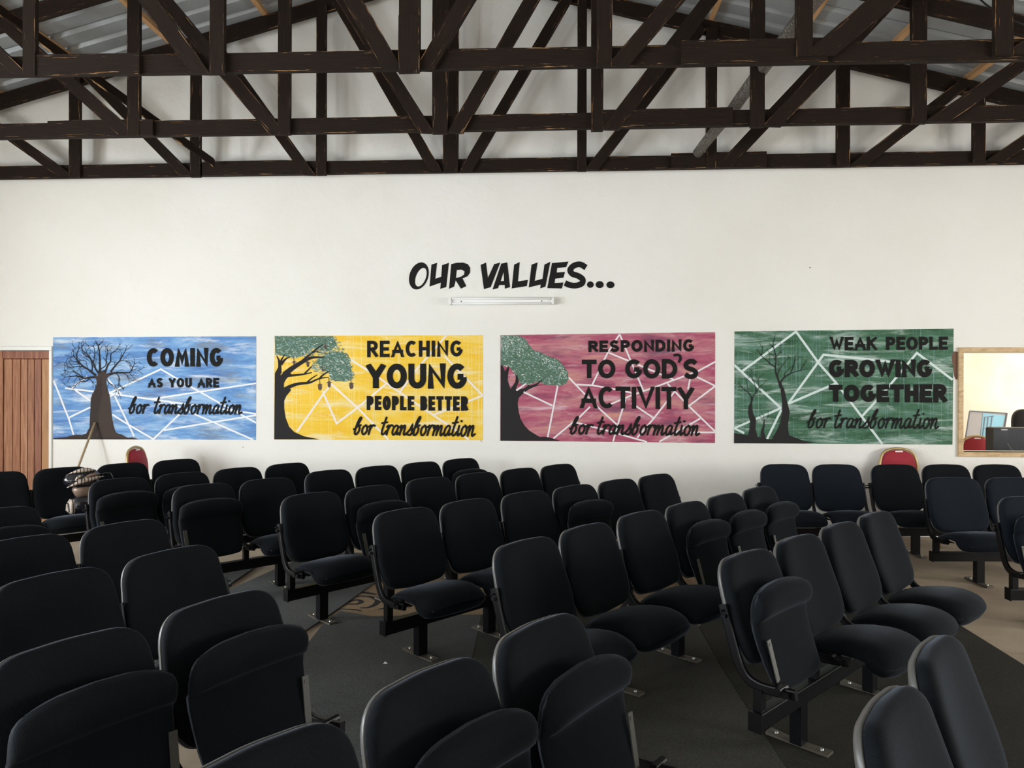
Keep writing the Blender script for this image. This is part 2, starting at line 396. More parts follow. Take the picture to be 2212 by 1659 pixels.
# ------------------------------------------------------------------ roof trusses
def stick(name, parent, P, Q, w, d, y0, mt, hcut=False):
    """board between world points P, Q (x, z), w tall across, d thick, near face at y0; UV along the grain"""
    p = Vector((P[0], 0, P[1])); q = Vector((Q[0], 0, Q[1])); t = (q-p); L = t.length; t.normalize(); a = Vector((-t.z, 0, t.x))*w/2
    y0v = Vector((0, y0, 0)); y1v = Vector((0, y0+d, 0))
    # waney edges: a few stations along the board
    rnd = random.Random(int(abs(P[0]*1000+Q[1]*77+w*999))); n = max(2, int(L/.45)); vs = []
    for i in range(n+1):
        c = p+t*(L*i/n); e = 1+(rnd.uniform(-.035, .035))
        for s_, y in ((-1, y0v), (1, y0v), (1, y1v), (-1, y1v)):
            q_ = c+a*s_*e
            if hcut and i == 0: q_ = q_+t*((P[1]+.004*s_-q_.z)/t.z)
            vs.append(q_+y)
    fs = []; uv = []; off = rnd.uniform(0, 50)
    for i in range(n):
        b = 4*i; u0, u1 = off+L*i/n, off+L*(i+1)/n
        for j in range(4):
            f = (b+j, b+4+j, b+4+(j+1) % 4, b+(j+1) % 4); fs.append(f)
            r0, r1 = ((0, 1) if j == 0 else (1, 1.3) if j == 1 else (1, 0) if j == 2 else (-.3, 0))
            if j == 1: r0, r1 = 0.85, .6
            if j == 3: r0, r1 = .6, .98
            uv += [(u0, r0), (u1, r0), (u1, r1), (u0, r1)]
    fs += [(0, 1, 2, 3), tuple(4*n+j for j in (3, 2, 1, 0))]; uv += [(off, 0), (off, 1), (off+.05, 1), (off+.05, 0)]*2
    o = link(name, mesh(name, vs, fs, mt, uv=uv), parent); return o
TRUSS = {
 3: dict(Y=Y3, chord=[(-350, 378), (2600, 333), 29], raft=True, fx=-.04,
   posts=[(-118, 20), (160, 25, 100, 383), (421, 23, 20, 382), (693, 22, -60, 378), (973, 33, -160, 372), (1257, 20, -90, 369), (1537, 22, 20, 362), (1822, 27, 70, 356), (2116, 25, 150, 350), (2400, 25, 180, 345)],
   diags=[(-90, 215, 140, 379, 21), (148, 122, 402, 378, 22), (400, 8, 668, 378, 23), (727, 0, 940, 368, 24), (1007, 368, 1222, 0, 24), (1278, 366, 1560, 0, 24), (1565, 358, 1850, 55, 26), (1857, 355, 2110, 160, 23), (2150, 348, 2380, 190, 24)],
   plates=[(1450, 1656, 347, 32), (437, 655, 364, 31)]),
 2: dict(Y=Y2, chord=[(-350, 290), (2600, 236), 34], raft=True, fx=-.04,
   posts=[(-60, 28, 60, 300), (287, 28, -60, 293), (613, 27, -160, 290), (950, 34, -260, 288), (1290, 26, -200, 282), (1637, 29, -110, 274), (1986, 31, -30, 266), (2340, 30, 60, 262)],
   diags=[(18, 60, 275, 290, 28), (355, 0, 600, 290, 30), (742, 0, 922, 286, 28), (983, 286, 1150, -5, 30), (1318, 279, 1535, -5, 31), (1668, 272, 1925, 0, 31), (2025, 262, 2300, 75, 30)],
   plates=[(103, 330, 279, 36), (1280, 1583, 257, 38)]),
 1: dict(Y=Y1, chord=[(-400, 150), (2650, 99), 43], raft=True, fx=-.045,
   posts=[(62, 29, -120, 163), (468, 33, -220, 158), (884, 45, -330, 151), (1306, 32, -300, 141), (1738, 34, -200, 122), (2170, 38, -100, 118)],
   diags=[(-110, 15, 40, 158, 28), (318, 0, 433, 158, 36), (762, 0, 848, 150, 38), (915, 150, 1005, 0, 36), (1337, 138, 1455, 0, 36), (1768, 120, 1925, -15, 46), (2200, 116, 2330, 30, 34)],
   plates=[(78, 301, 141, 47), (1473, 1788, 113, 50), (860, 906, 94, 124)]),
}
def lerp_chord(t, u):
    (a, b), (c, d), w = t['chord']; return b+(d-b)*(u-a)/(c-a)
TR_LABEL = {1: 'nearest dark-stained timber roof truss, chord cut by the top of the picture', 2: 'middle dark-stained timber roof truss between the nearest one and the wall', 3: 'dark-stained timber roof truss hard against the white end wall'}
for k, t in TRUSS.items():
    Y = t['Y']; root = empty('roof_truss', (0, Y, 0)); tag(root, TR_LABEL[k], 'roof truss', 'timber roof trusses')
    def pt(u, v, y=Y): p = onY(u, v, y); return (p.x, p.z)
    sc = lambda px, u=1106: px*(onY(u+1, 0, Y).x-onY(u, 0, Y).x)
    d = .045
    (a, b), (c, e), w = t['chord']
    P, Q = pt(a, b), pt(c, e); zc = (onY(1106, lerp_chord(t, 1106), Y)).z
    stick('bottom_chord', root, (XL+.02, P[1]+(Q[1]-P[1])*(XL-P[0])/(Q[0]-P[0])), (XR-.02, P[1]+(Q[1]-P[1])*(XR-P[0])/(Q[0]-P[0])), sc(w), d, 0, M['darkwood'])
    for sd in (-1, 1):
        xe = XL+.02 if sd < 0 else XR-.02
        zr = RIDGE_Z0+RAFT*.515
        A = (RIDGE_X, zr); B = (xe, zr-SLOPE*abs(xe-RIDGE_X))
        stick('rafter', root, *((B, A) if sd < 0 else (A, B)), RAFT, d, 0.004, M['darkwood'])
    yw = t['fx']
    for i, ps in enumerate(t['posts']):
        if len(ps) == 2: continue
        u, wpx, v0, v1 = ps
        x = pt(u, v1, Y+yw)[0]; z0 = pt(u, v1, Y+yw)[1]; z1 = min(pt(u, v0, Y+yw)[1], RIDGE_Z0+.05-SLOPE*abs(x-RIDGE_X)+.04)
        z1 = RIDGE_Z0+.07-SLOPE*abs(x-RIDGE_X)
        stick('post', root, (x, z0), (x, z1), sc(wpx), d-.002, yw, M['darkwood'])
    for u0, v0, u1, v1, wpx in t['diags']:
        P = pt(u0, v0, Y+yw); Q = pt(u1, v1, Y+yw)
        lo, up_ = (P, Q) if P[1] < Q[1] else (Q, P)
        # run the diagonal up until it meets the rafter
        dx, dz = up_[0]-lo[0], up_[1]-lo[1]; s_ = 1.0
        for _ in range(60):
            X, Z = lo[0]+dx*s_, lo[1]+dz*s_
            if Z < RIDGE_Z0+.05-SLOPE*abs(X-RIDGE_X): s_ += .03
            else: break
        while True:
            X, Z = lo[0]+dx*s_, lo[1]+dz*s_
            if Z > RIDGE_Z0+.08-SLOPE*abs(X-RIDGE_X) and s_ > .3: s_ -= .01
            else: break
        stick('diagonal_strut', root, lo, (X, Z), sc(wpx)*.98, d-.004, yw+.001, M['darkwood'], True)
    for u0, u1, vc, wpx in t['plates']:
        if u1-u0 < 60 and wpx > 60:
            P = pt((u0+u1)/2, vc+wpx/2, Y+yw*1.8); Q = pt((u0+u1)/2, vc-wpx/2, Y+yw*1.8)
            stick('splice_board', root, P, Q, sc(u1-u0), .03, yw*1.75, M['darkwood'])
        else:
            vr = lerp_chord(t, u1)-lerp_chord(t, u0)
            stick('splice_board', root, pt(u0, vc-vr/2*0, Y-.03), pt(u1, vc+vr, Y-.03), sc(wpx), .032, -.034, M['darkwood'])
# longitudinal braces
def brace(name, p, q, r, mt, label, log=False):
    p = Vector(p); q = Vector(q); root = p
    if log:
        n = 14; pts = [p.lerp(q, i/n)+Vector((random.uniform(-.008, .008), 0, random.uniform(-.008, .008))) for i in range(n+1)]
        o = MB().tube([x-root for x in pts], [r*(1.1-.25*i/n) for i in range(n+1)], 10).build(name, mt, None, True)
    else:
        o = MB().bar((0, 0, 0), q-p, (0, -1, .5), .11, .038).build(name, mt)
        o.data.uv_layers.new(); 
        uvd = o.data.uv_layers[0].data
        for i, l in enumerate(o.data.loops): uvd[i].uv = ((0, 3.2)[l.vertex_index >= 4]+5, (l.vertex_index % 4 in (1, 2))*1.)
    o.location = root; tag(o, label, 'brace'); return o
brace('round_pole_brace', onY(1850, -115, Y1-.1+.25), onY(1507, 332, Y3-.12), .064, M['log'], 'weathered grey round pole brace slanting down to the lowest roof truss', True)
brace('long_timber_brace', onY(-150, -85, Y1+.12), onY(462, 352, Y3-.12), .05, M['darkwood'], 'long flat dark board brace slanting through all trusses on the left')
cb = MB(); cb.tube([onY(2085, -30, Y1+.6), onY(2130, 10, Y1+.3), onY(2165, 35, Y1+.1), onY(2230, 60, Y1+.3), onY(2300, 80, Y1+.5)], .007, 6)
o = cb.build('electric_cable', M['cable'], None, True); tag(o, 'thin black electric cable looped at the top right of the nearest truss', 'cable')

# ------------------------------------------------------------------ window into the office and its things
wn = empty('window_1', ((WX0+WX1)/2, YW, (WZa+WZb)/2)); wn['kind'] = 'structure'
def wb(name, x0, x1, z0, z1, y0=-.03, y1=.10, mt=None):
    c = wn.location; return bevel(MB().box(x0-c.x, x1-c.x, y0, y1, z0-c.z, z1-c.z).build(name, mt or M['pine'], wn), .003, 1)
fw = .052
wb('frame_head', WX0-fw, WX1+fw, WZb, WZb+fw); wb('frame_sill', WX0-fw, WX1+fw, WZa-fw, WZa); wb('frame_jamb', WX0-fw, WX0, WZa, WZb, -.029); wb('frame_jamb', WX1, WX1+fw, WZa, WZb, -.029)
wb('glass_pane', WX0, WX1, WZa, WZb, .05, .054, M['glass'])
# the office shell
YO = YW+4.9
off = MB(); OX0, OX1 = WX0-1.4, WX1+4.2
off.box(OX0-.1, OX1+.1, YO, YO+.1, 0, 3.2); off.box(OX0-.1, OX0, YW+T, YO, 0, 3.2); off.box(OX1, OX1+.1, YW+T, YO, 0, 3.2); off.box(OX0-.1, OX1+.1, YW+T, YO+.1, 3.2, 3.3)
o = off.build('wall_office', M['cream']); o['kind'] = 'structure'
area('office_fill_lamp', (OX1-.15, YW+2.4, 2.0), (0, R(90), 0), 1.6, 2.4, 100, (1, .97, .9))  # fill lamp added inside the closed office shell, which has no outside window
dk = empty('office_desk', (WX0+1.0, YW+2.55, 0)); tag(dk, 'white office desk standing behind the window opening', 'desk')
MB().box(-.9, .9, -.35, .75, .70, .735).build('desk_top', M['desk'], dk)
for sx in (-.85, .81):
    for sy in (-.3, .66): MB().box(sx, sx+.04, sy, sy+.04, 0, .70).build('leg', M['desk'], dk)
zd = .736
def offp(u, v, Y): return onY(u, v, Y)
# leaning mirror; the window it reflects is painted on as blue slab and bars
YM = YW+3.05
q = [offp(2084, 940, YM-.06), offp(2160, 955, YM-.06), offp(2175, 893, YM+.12), offp(2094.5, 888, YM+.12)]
c = q[0]; mr = empty('leaning_mirror', (c.x, c.y, c.z)); tag(mr, 'thin-framed mirror leaning on the office desk, reflecting a blue barred window', 'mirror')
q = [p-c for p in q]; zz = zd-c.z+.006
q[0] = Vector((q[0].x-.03, q[0].y-.03, zz)); q[1] = Vector((q[1].x, q[1].y-.03, zz))
nrm = (q[1]-q[0]).cross(q[3]-q[0]).normalized()
def quad3(a, b, cc, d_, off_): return [a+nrm*off_, b+nrm*off_, cc+nrm*off_, d_+nrm*off_]
def slab(qq, th): 
    n2 = nrm*th; return MB().add([*qq, *[p-n2 for p in qq]], [(0, 1, 2, 3), (7, 6, 5, 4), (0, 4, 5, 1), (1, 5, 6, 2), (2, 6, 7, 3), (3, 7, 4, 0)])
def bil(s, t): return q[0]*(1-s)*(1-t)+q[1]*s*(1-t)+q[2]*s*t+q[3]*(1-s)*t
slab(q, .012).build('mirror_glass', M['mirror'], mr)
slab([bil(.42, 0)+nrm*.003, bil(.9, 0)+nrm*.003, bil(.97, .93)+nrm*.003, bil(.36, .97)+nrm*.003], .002).build('painted_blue_reflection', M['painted_sky'], mr)
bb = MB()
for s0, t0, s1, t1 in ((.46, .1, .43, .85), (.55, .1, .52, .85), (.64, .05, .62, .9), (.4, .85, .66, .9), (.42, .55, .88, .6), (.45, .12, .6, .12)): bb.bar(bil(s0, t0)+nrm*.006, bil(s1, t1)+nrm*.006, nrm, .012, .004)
bb.build('painted_reflection_bars', M['vase'], mr)
fr = MB()
for i in range(4): fr.bar(q[i]+nrm*.004, q[(i+1) % 4]+nrm*.004, nrm, .014, .02)
fr.build('mirror_frame', M['vase'], mr)
def lathe(name, prof, mt, loc, n=20, parent=None):
    rings = [[(r*math.cos(2*math.pi*j/n), r*math.sin(2*math.pi*j/n), z) for j in range(n)] for r, z in prof]
    o = MB().loft(rings).build(name, mt, parent, True); o.location = loc; return o
p = offp(2121, 948, YW+2.75)
o = lathe('round_vase', [(.04, 0), (.08, .01), (.118, .06), (.122, .09), (.10, .135), (.05, .165), (.04, .18), (.05, .195)], M['vase'], (p.x, p.y, zd)); tag(o, 'squat grey round vase on the office desk', 'vase')
p = offp(2108, 955, YW+2.5)
o = lathe('white_mug', [(.03, 0), (.047, .01), (.05, .10), (.046, .102), (.043, .02), (.002, .015)], M['desk'], (p.x, p.y, zd)); tag(o, 'small white mug at the front of the office desk', 'mug')
o = MB().box(-.14, .14, -.1, .1, 0, .028).build('blue_folder', M['blueprint']); p = offp(2094, 972, YW+2.33); o.location = (p.x+.02, p.y, zd); tag(o, 'dark blue folder lying at the left end of the office desk', 'folder')
p = offp(2086, 936, YW+2.95); 
o = MB().bar((0, 0, 0), (.17, 0, .2), (0, 1, 0), .018, .018).build('wooden_stick', M['bagbrown']); o.location = (p.x-.12, p.y-.14, zd); tag(o, 'short brown stick leaning against the mirror in the office', 'stick')
# black case
p = offp(2146, 974, YW+.72); stb = empty('side_table', (p.x+.36, YW+.80, 0)); tag(stb, 'small white side table just inside the window opening, carrying a black case', 'table')
MB().box(-.36, .4, -.2, .2, .77, .80).build('table_top', M['desk'], stb)
for sx in (-.33, .33):
    for sy in (-.16, .16): MB().box(sx-.02, sx+.02, sy-.02, sy+.02, 0, .77).build('leg', M['desk'], stb)
bc = empty('black_case'); bc.location = (p.x, p.y, .801); tag(bc, 'large black hard case standing upright on the side table inside the window', 'case')
w = .68; h = .385
pr = round_poly([(0, 0), (w, 0), (w, h), (.0, h)], [.01, .02, .03, .03], 4)
MB().loft([[(a.x, 0, a.y) for a in pr], [(a.x, .16, a.y) for a in pr]]).build('case_body', M['leather'], bc)
MB().box(.09, .16, -.006, 0, h-.03, h-.018).build('label_strip', M['desk'], bc)
cc_ = MB(); cc_.tube([(.16, -.004, .2), (.2, -.004, .13), (.24, -.004, .10)], .003, 5)
for r_ in (.06, .085): cc_.tube([(.27+r_*1.6*math.cos(a_), -.004, .01+r_*math.sin(a_)) for a_ in [math.pi*i/10 for i in range(11)]], .003, 5)
cc_.build('chalk_scribble', M['vase'], bc)
# leather office chair
oc = empty('office_chair'); p = offp(2226, 925, YW+3.7); oc.location = (p.x, p.y, 0); tag(oc, 'black leather high-back office chair behind the office desk', 'chair')
pr = round_poly([(-.24, .48), (.24, .48), (.25, 1.15), (-.25, 1.15)], [.08, .08, .16, .16], 6); pr = [Vector((a.x*1.15, .48+(a.y-.48)*1.25)) for a in pr]
MB().loft([[(a.x*.94, -.06, a.y) for a in pr], [(a.x, -.02, a.y) for a in pr], [(a.x, .03, a.y) for a in pr], [(a.x*.92, .06, a.y) for a in pr]]).build('backrest', M['leather'], oc, True)
MB().box(-.25, .25, -.5, -.02, .42, .52).build('seat', M['leather'], oc)
MB().tube([(0, -.25, .06), (0, -.25, .42)], .03).build('gas_lift', M['metal'], oc)
st = MB()
for i in range(5): a_ = 2*math.pi*i/5; st.bar((0, -.25, .07), (.28*math.cos(a_), -.25+.28*math.sin(a_), .03), (0, 0, 1), .04, .03)
st.build('star_base', M['metal'], oc)

# ------------------------------------------------------------------ banquet chairs (red back, gold frame)
def banquet(loc, rz, label, dup_from=None):
    r = empty('banquet_chair', loc, rz); tag(r, label, 'chair', 'red and gold banquet chairs')
    if dup_from:
        for ch in dup_from.children:
            c_ = ch.copy(); COL.objects.link(c_); c_.parent = r
        return r
    # back outline (x, s up the back)
    out = round_poly([(-.15, .0), (.15, .0), (.205, .30), (.17, .44), (0, .485), (-.17, .44), (-.205, .30)], [.05, .05, .18, .16, .4, .16, .18], 5)
    def bk(x, s, d): return (x, -.21-.16*s/.5*.5 + d, .505+s*1.03)
    inner = [(a.x*.91, .24+(a.y-.24)*.93) for a in out]
    MB().loft([[bk(x*.93, .24+(s-.24)*.95, -.012) for x, s in inner], [bk(x, s, -.005) for x, s in inner], [bk(x, s, .012) for x, s in inner], [bk(x*.9, .24+(s-.24)*.92, .03) for x, s in inner]]).build('backrest', M['redcloth'], r, True)
    fr_ = MB(); pts = [bk(a.x, a.y, 0) for a in out]; fr_.tube(pts+[pts[0]], .0135, 8)
    fr_.build('back_frame', M['gold'], r, True)
    hh = round_poly([(-.045, .438), (.045, .438), (.035, .452), (-.035, .452)], [.004]*4, 2)
    MB().loft([[bk(a.x, a.y-.0, .028) for a in hh], [bk(a.x, a.y, .034) for a in hh]]).build('hand_hole_plate', M['trimwhite'], r)
    so = round_poly([(-.2, -.2), (.2, -.2), (.21, .2), (-.21, .2)], [.05]*4, 5)
    MB().loft([[(a.x*.95, a.y*.95, .41) for a in so], [(a.x, a.y, .42) for a in so], [(a.x, a.y, .46) for a in so], [(a.x*.93, a.y*.93, .485) for a in so]]).build('seat', M['redcloth'], r, True)
    for sx in (-1, 1):
        MB().tube([(.19*sx, .18, .41), (.20*sx, .22, 0)], .012).build('leg', M['gold'], r, True)
        MB().tube([(.155*sx, -.20, .50), (.17*sx, -.21, .40), (.19*sx, -.27, 0)], .012).build('leg', M['gold'], r, True)
    return r
p = onZ(1963, 1172); b1 = banquet((onY(1964, 990, 8.0).x, 7.98, 0), R(180), 'red gold-framed banquet chair against the end wall below the green mural')
b2 = banquet((onY(305, 990, 7.7).x+.22, 7.7, 0), R(-87), 'red gold-framed banquet chair turned sideways below the blue mural', b1)
b3 = banquet((offp(2132, 970, YW+1.75).x, YW+1.75, 0), R(180-4), 'red gold-framed banquet chair in the office, seen through the window', b1)

# ------------------------------------------------------------------ fluorescent fitting
a0 = onY(970, 651, YW-.05); a1 = onY(1197, 652, YW-.05); Lf = a1.x-a0.x
fl_ = empty('fluorescent_light', ((a0.x+a1.x)/2, YW, a0.z)); tag(fl_, 'unlit white twin fluorescent batten on the wall below OUR VALUES', 'light fitting')
bevel(MB().box(-Lf/2+.01, Lf/2-.01, -.045, 0, -.022, .022).build('batten_body', M['white'], fl_), .006, 2)
for z in (-.028, .028):
    MB().tube([(-Lf/2+.035, -.06, z), (Lf/2-.035, -.06, z)], .0125, 12).build('tube', M['tube'], fl_, True)
for x in (-Lf/2, Lf/2-.03): bevel(MB().box(x, x+.03, -.078, 0, -.04, .04).build('lampholder', M['white'], fl_), .004, 1)
for x in (-.5, .5): MB().box(x*.92*Lf/1.2-.006, x*.92*Lf/1.2+.006, -.0465, -.045, -.006, .006).build('fixing_screw', M['cable'], fl_)

# ------------------------------------------------------------------ murals
def wp(u, v, off): p = onY(u, v, YW-off); return Vector((p.x, YW-off, p.z))
class Paint:
    """flat painted shapes on the wall; off = stand-off from the plaster"""
    def __init__(s, off): s.off = off; s.vs = []; s.fs = []; s.mi = []; s.n = 0
    def poly(s, pts, mi=0):
        s.n += 1; k = len(s.vs); o_ = s.off+(s.n % 40)*4e-5; P = [wp(u, v, o_) for u, v in pts]
        ar = sum(P[i-1].x*P[i].z-P[i].x*P[i-1].z for i in range(len(P)))
        if ar < 0: P.reverse()
        s.vs += P; s.fs.append(tuple(range(k, k+len(P)))); s.mi.append(mi)
    def stroke(s, pts, w, mi=0, cap=0., w2=None, smooth=False, lim=None):
        """polyline stroke in photo pixels; tapering from w to w2; mitred joints"""
        if smooth and len(pts) > 2: pts = catmull(pts, 6)
        P = [Vector(p) for p in pts]; n = len(P)
        if n < 2: return
        if cap:
            d0 = (P[1]-P[0]).normalized(); d1 = (P[-1]-P[-2]).normalized(); P[0] = P[0]-d0*cap; P[-1] = P[-1]+d1*cap
        Ls = []; Rs = []
        for i in range(n):
            d0 = (P[i]-P[i-1]).normalized() if i else None; d1 = (P[i+1]-P[i]).normalized() if i < n-1 else None
            ww = (w+((w2 if w2 is not None else w)-w)*i/(n-1))/2
            if d0 is None: nn = Vector((-d1.y, d1.x))
            elif d1 is None: nn = Vector((-d0.y, d0.x))
            else:
                a = Vector((-d0.y, d0.x)); b = Vector((-d1.y, d1.x)); nn = a+b
                if nn.length < .35: nn = a
                else:
                    nn.normalize(); nn = nn/max(nn.dot(a), .5)
            Ls.append(P[i]+nn*ww); Rs.append(P[i]-nn*ww)
        if lim:
            Ls = [Vector((a.x, min(max(a.y, lim(a.x)[0]), lim(a.x)[1]))) for a in Ls]; Rs = [Vector((a.x, min(max(a.y, lim(a.x)[0]), lim(a.x)[1]))) for a in Rs]
        k = len(s.vs)
        s.n += 1
        for i, (a, b) in enumerate(zip(Ls, Rs)): o_ = s.off+(s.n % 9)*9e-5+i*1.2e-5; s.vs += [wp(a.x, a.y, o_), wp(b.x, b.y, o_)]
        for i in range(n-1): s.fs.append((k+2*i, k+2*i+1, k+2*i+3, k+2*i+2)); s.mi.append(mi)
    def dot(s, c, rx_, ry_, mi=0, n=16): s.poly([(c[0]+rx_*math.cos(2*math.pi*j/n), c[1]+ry_*math.sin(2*math.pi*j/n)) for j in range(n)], mi)
    def build(s, name, mts, parent, origin):
        vs = [v-origin for v in s.vs]; me = mesh(name, vs, s.fs, mts, False, s.mi)
        me.validate(); return link(name, me, parent)
def catmull(pts, n=6):
    P = [Vector(p) for p in pts]; P = [P[0]*2-P[1]]+P+[P[-1]*2-P[-2]]; out = []
    for i in range(1, len(P)-2):
        for k in range(n):
            t = k/n; out.append(.5*((2*P[i])+(P[i+1]-P[i-1])*t+(2*P[i-1]-5*P[i]+4*P[i+1]-P[i+2])*t*t+(3*P[i]-P[i-1]-3*P[i+1]+P[i+2])*t**3))
    out.append(P[-2]); return out
def arc(cx, cy, rx_, ry_, a0, a1, n=14): return [(cx+rx_*math.cos(R(a0+(a1-a0)*i/n)), cy+ry_*math.sin(R(a0+(a1-a0)*i/n))) for i in range(n+1)]
E_ = 'ext'
# block capitals as strokes in a unit box, y up; (points, square_cap)
GL = {
 'A': (1.0, [[(0, 0), (.5, 1), (1, 0)], [(.2, .3), (.8, .3)]]),
 'B': (.78, [[(0, 0), (0, 1)], [(0, 1), (.5, 1)]+arc(.5, .77, .42, .23, 90, -90)[1:]+[(0, .54)], [(0, .54), (.5, .54)]+arc(.5, .27, .5, .27, 90, -90)[1:]+[(0, 0)]]),
 'C': (.9, [arc(.55, .5, .55, .5, 48, 312, 22)]),
 'D': (.9, [[(0, 0), (0, 1)], [(0, 1), (.35, 1)]+arc(.35, .5, .65, .5, 90, -90, 16)[1:]+[(0, 0)]]),
 'E': (.72, [[(1, 1), (0, 1), (0, 0), (1, 0)], [(0, .5), (.88, .5)]]),
 'G': (.98, [arc(.53, .5, .53, .5, 45, 340, 24)+[(1.0, .44)], [(.55, .46), (1.0, .46)]]),
 'H': (.85, [[(0, 0), (0, 1)], [(1, 0), (1, 1)], [(0, .5), (1, .5)]]),
 'I': (.0, [[(.5, 0), (.5, 1)]]),
 'K': (.85, [[(0, 0), (0, 1)], [(.95, 1), (.08, .45)], [(.3, .6), (1, 0)]]),
 'L': (.68, [[(0, 1), (0, 0), (1, 0)]]),
 'M': (1.1, [[(0, 0), (.14, 1), (.5, .25), (.86, 1), (1, 0)]]),
 'N': (.9, [[(0, 0), (0, 1), (1, 0), (1, 1)]]),
 'O': (1.05, [arc(.5, .5, .5, .5, 0, 360, 28)]),
 'P': (.78, [[(0, 0), (0, 1)], [(0, 1), (.5, 1)]+arc(.5, .73, .5, .27, 90, -90)[1:]+[(0, .46)]]),
 'R': (.84, [[(0, 0), (0, 1)], [(0, 1), (.5, 1)]+arc(.5, .74, .46, .26, 90, -90)[1:]+[(0, .48)], [(.42, .48), (1, 0)]]),
 'S': (.85, [catmull([(.95, .84), (.72, .99), (.32, .98), (.06, .8), (.2, .58), (.7, .44), (.97, .25), (.78, .03), (.35, 0), (.02, .16)], 4)]),
 'T': (.85, [[(0, 1), (1, 1)], [(.5, 0), (.5, 1)]]),
 'U': (.88, [[(0, 1), (0, .35)]+arc(.5, .35, .5, .35, 180, 360, 14)[1:]+[(1, 1)]]),
 'V': (.98, [[(0, 1), (.5, 0), (1, 1)]]),
 'W': (1.35, [[(0, 1), (.27, 0), (.5, .75), (.73, 0), (1, 1)]]),
 'Y': (.95, [[(0, 1), (.5, .45), (1, 1)], [(.5, .45), (.5, 0)]]),
 "'": (.18, [[(.2, 1.25), (.8, 1.18), (.7, .98)]]),
}
def capsline(P0, text, x0, x1, yt0, yb0, yt1, yb1, tw, gap=.5, track=None):
    """text between x0..x1; top / bottom y at the left and at the right; tw = stroke width px"""
    H = ((yb0-yt0)+(yb1-yt1))/2; hh = H-tw
    ws = []
    for ch in text: ws.append(None if ch == ' ' else GL[ch][0]*hh)
    letters = [w for w in ws if w is not None]; nsp = text.count(' ')
    g = track if track is not None else tw*.38
    fixed = tw*len(letters)+g*(len(text)-1-2*nsp)+nsp*(gap*H)
    sc_ = (x1-x0-fixed)/sum(letters)
    x = x0
    for i, (ch, w) in enumerate(zip(text, ws)):
        if w is None: x += gap*H-g; continue
        w *= sc_; P = Paint(P0[0])
        def tf(p):
            X = x+tw/2+p[0]*w if w > 0 else x+tw/2
            t = (X-x0)/(x1-x0); top = yt0+(yt1-yt0)*t; bot = yb0+(yb1-yb0)*t
            return (X, bot-tw/2-p[1]*(bot-top-tw))
        def lim(X):
            t = (X-x0)/(x1-x0); return (yt0+(yt1-yt0)*t-.3, yb0+(yb1-yb0)*t+.3)
        for st_ in GL[ch][1]:
            pts = [tf(tuple(p)) for p in st_]
            closed = ch == 'O'
            straight = len(pts) <= 5
            if closed:
                P.stroke(pts, tw); P.stroke([pts[-2], pts[-1], pts[1]], tw)
            else: P.stroke(pts, tw, cap=(tw/2*.98 if ch in 'BDEFHILPRTU' or (ch == 'Y') else tw*.8 if ch in 'NKVWMA' else 0), lim=lim)
        P.build('letter', [M['black']], P0[1], P0[2])
        x += w+tw+g
# brush script letters (x advance, strokes) x-height 1, ascender 2
SC = {
 'f': (.95, [[(.0, .55), (.25, .75), (.5, 1.5), (.62, 2.0), (.5, 2.05), (.32, 1.5), (.18, .5), (.22, .05), (.45, .0), (.66, .35), (.66, .75), (.5, .95), (.75, 1.05)]]),
 'o': (.85, [[(.5, 1.0), (.2, .85), (.1, .4), (.25, .02), (.5, .05), (.68, .45), (.6, .85), (.48, 1.0), (.6, .85), (.9, .9)]]),
 'r': (.7, [[(.0, .85), (.2, 1.0), (.15, .45), (.12, .0)], [(.15, .45), (.3, .85), (.5, 1.05), (.7, .95)]]),
 't': (.7, [[(.38, 2.05), (.28, 1.2), (.18, .35), (.28, .02), (.5, .08), (.7, .4)], [(-.02, 1.32), (.6, 1.42)]]),
 'a': (.9, [[(.66, .92), (.4, 1.0), (.15, .75), (.08, .3), (.22, .0), (.42, .1), (.62, .55), (.68, .95), (.62, .4), (.68, .05), (.9, .2)]]),
 'n': (.95, [[(.0, .8), (.16, .98), (.14, .4), (.12, .0)], [(.13, .3), (.35, .85), (.55, 1.0), (.62, .7), (.58, .2), (.7, .0), (.95, .2)]]),
 's': (.65, [[(.0, .15), (.35, .65), (.5, 1.1), (.5, .7), (.62, .3), (.45, .0), (.1, .05)]]),
 'm': (1.35, [[(.0, .8), (.14, .98), (.13, .4), (.1, .0)], [(.12, .3), (.32, .85), (.5, 1.0), (.54, .6), (.5, .0)], [(.52, .3), (.75, .85), (.93, 1.0), (1.0, .7), (.96, .2), (1.08, .0), (1.35, .25)]]),
 'i': (.45, [[(.15, 1.0), (.12, .35), (.2, .02), (.45, .25)]]),
}
def script(P0, x0, x1, base0, base1, xh0, xh1, w, wordgap=.55):
    text = 'for transformation'; sl = .20
    adv = sum(SC[c_][0] if c_ != ' ' else wordgap for c_ in text); sx = (x1-x0)/(adv+.12)
    x = 0; P = Paint(P0[0])
    for ch in text:
        if ch == ' ': x += wordgap; P.build('word', [M['black']], P0[1], P0[2]); P = Paint(P0[0]); continue
        a_, sts = SC[ch]
        def tf(p):
            X = x0+(x+p[0])*sx; t = (X-x0)/(x1-x0); b = base0+(base1-base0)*t; h = xh0+(xh1-xh0)*t
            yy_ = min(p[1], 1)+max(p[1]-1, 0)*.86
            return (X+p[1]*h*sl-h*.1, b-yy_*h)
        for st_ in sts:
            pts = [tuple(q_) for q_ in catmull([tf(p) for p in st_], 5)]
            P.stroke(pts, w); P.dot(pts[0], w/2, w/2, n=8); P.dot(pts[-1], w/2, w/2, n=8)
        if ch == 'i': P.dot(tf((.3, 1.55)), w*.62, w*.62, n=10)
        x += a_
    P.build('word', [M['black']], P0[1], P0[2])
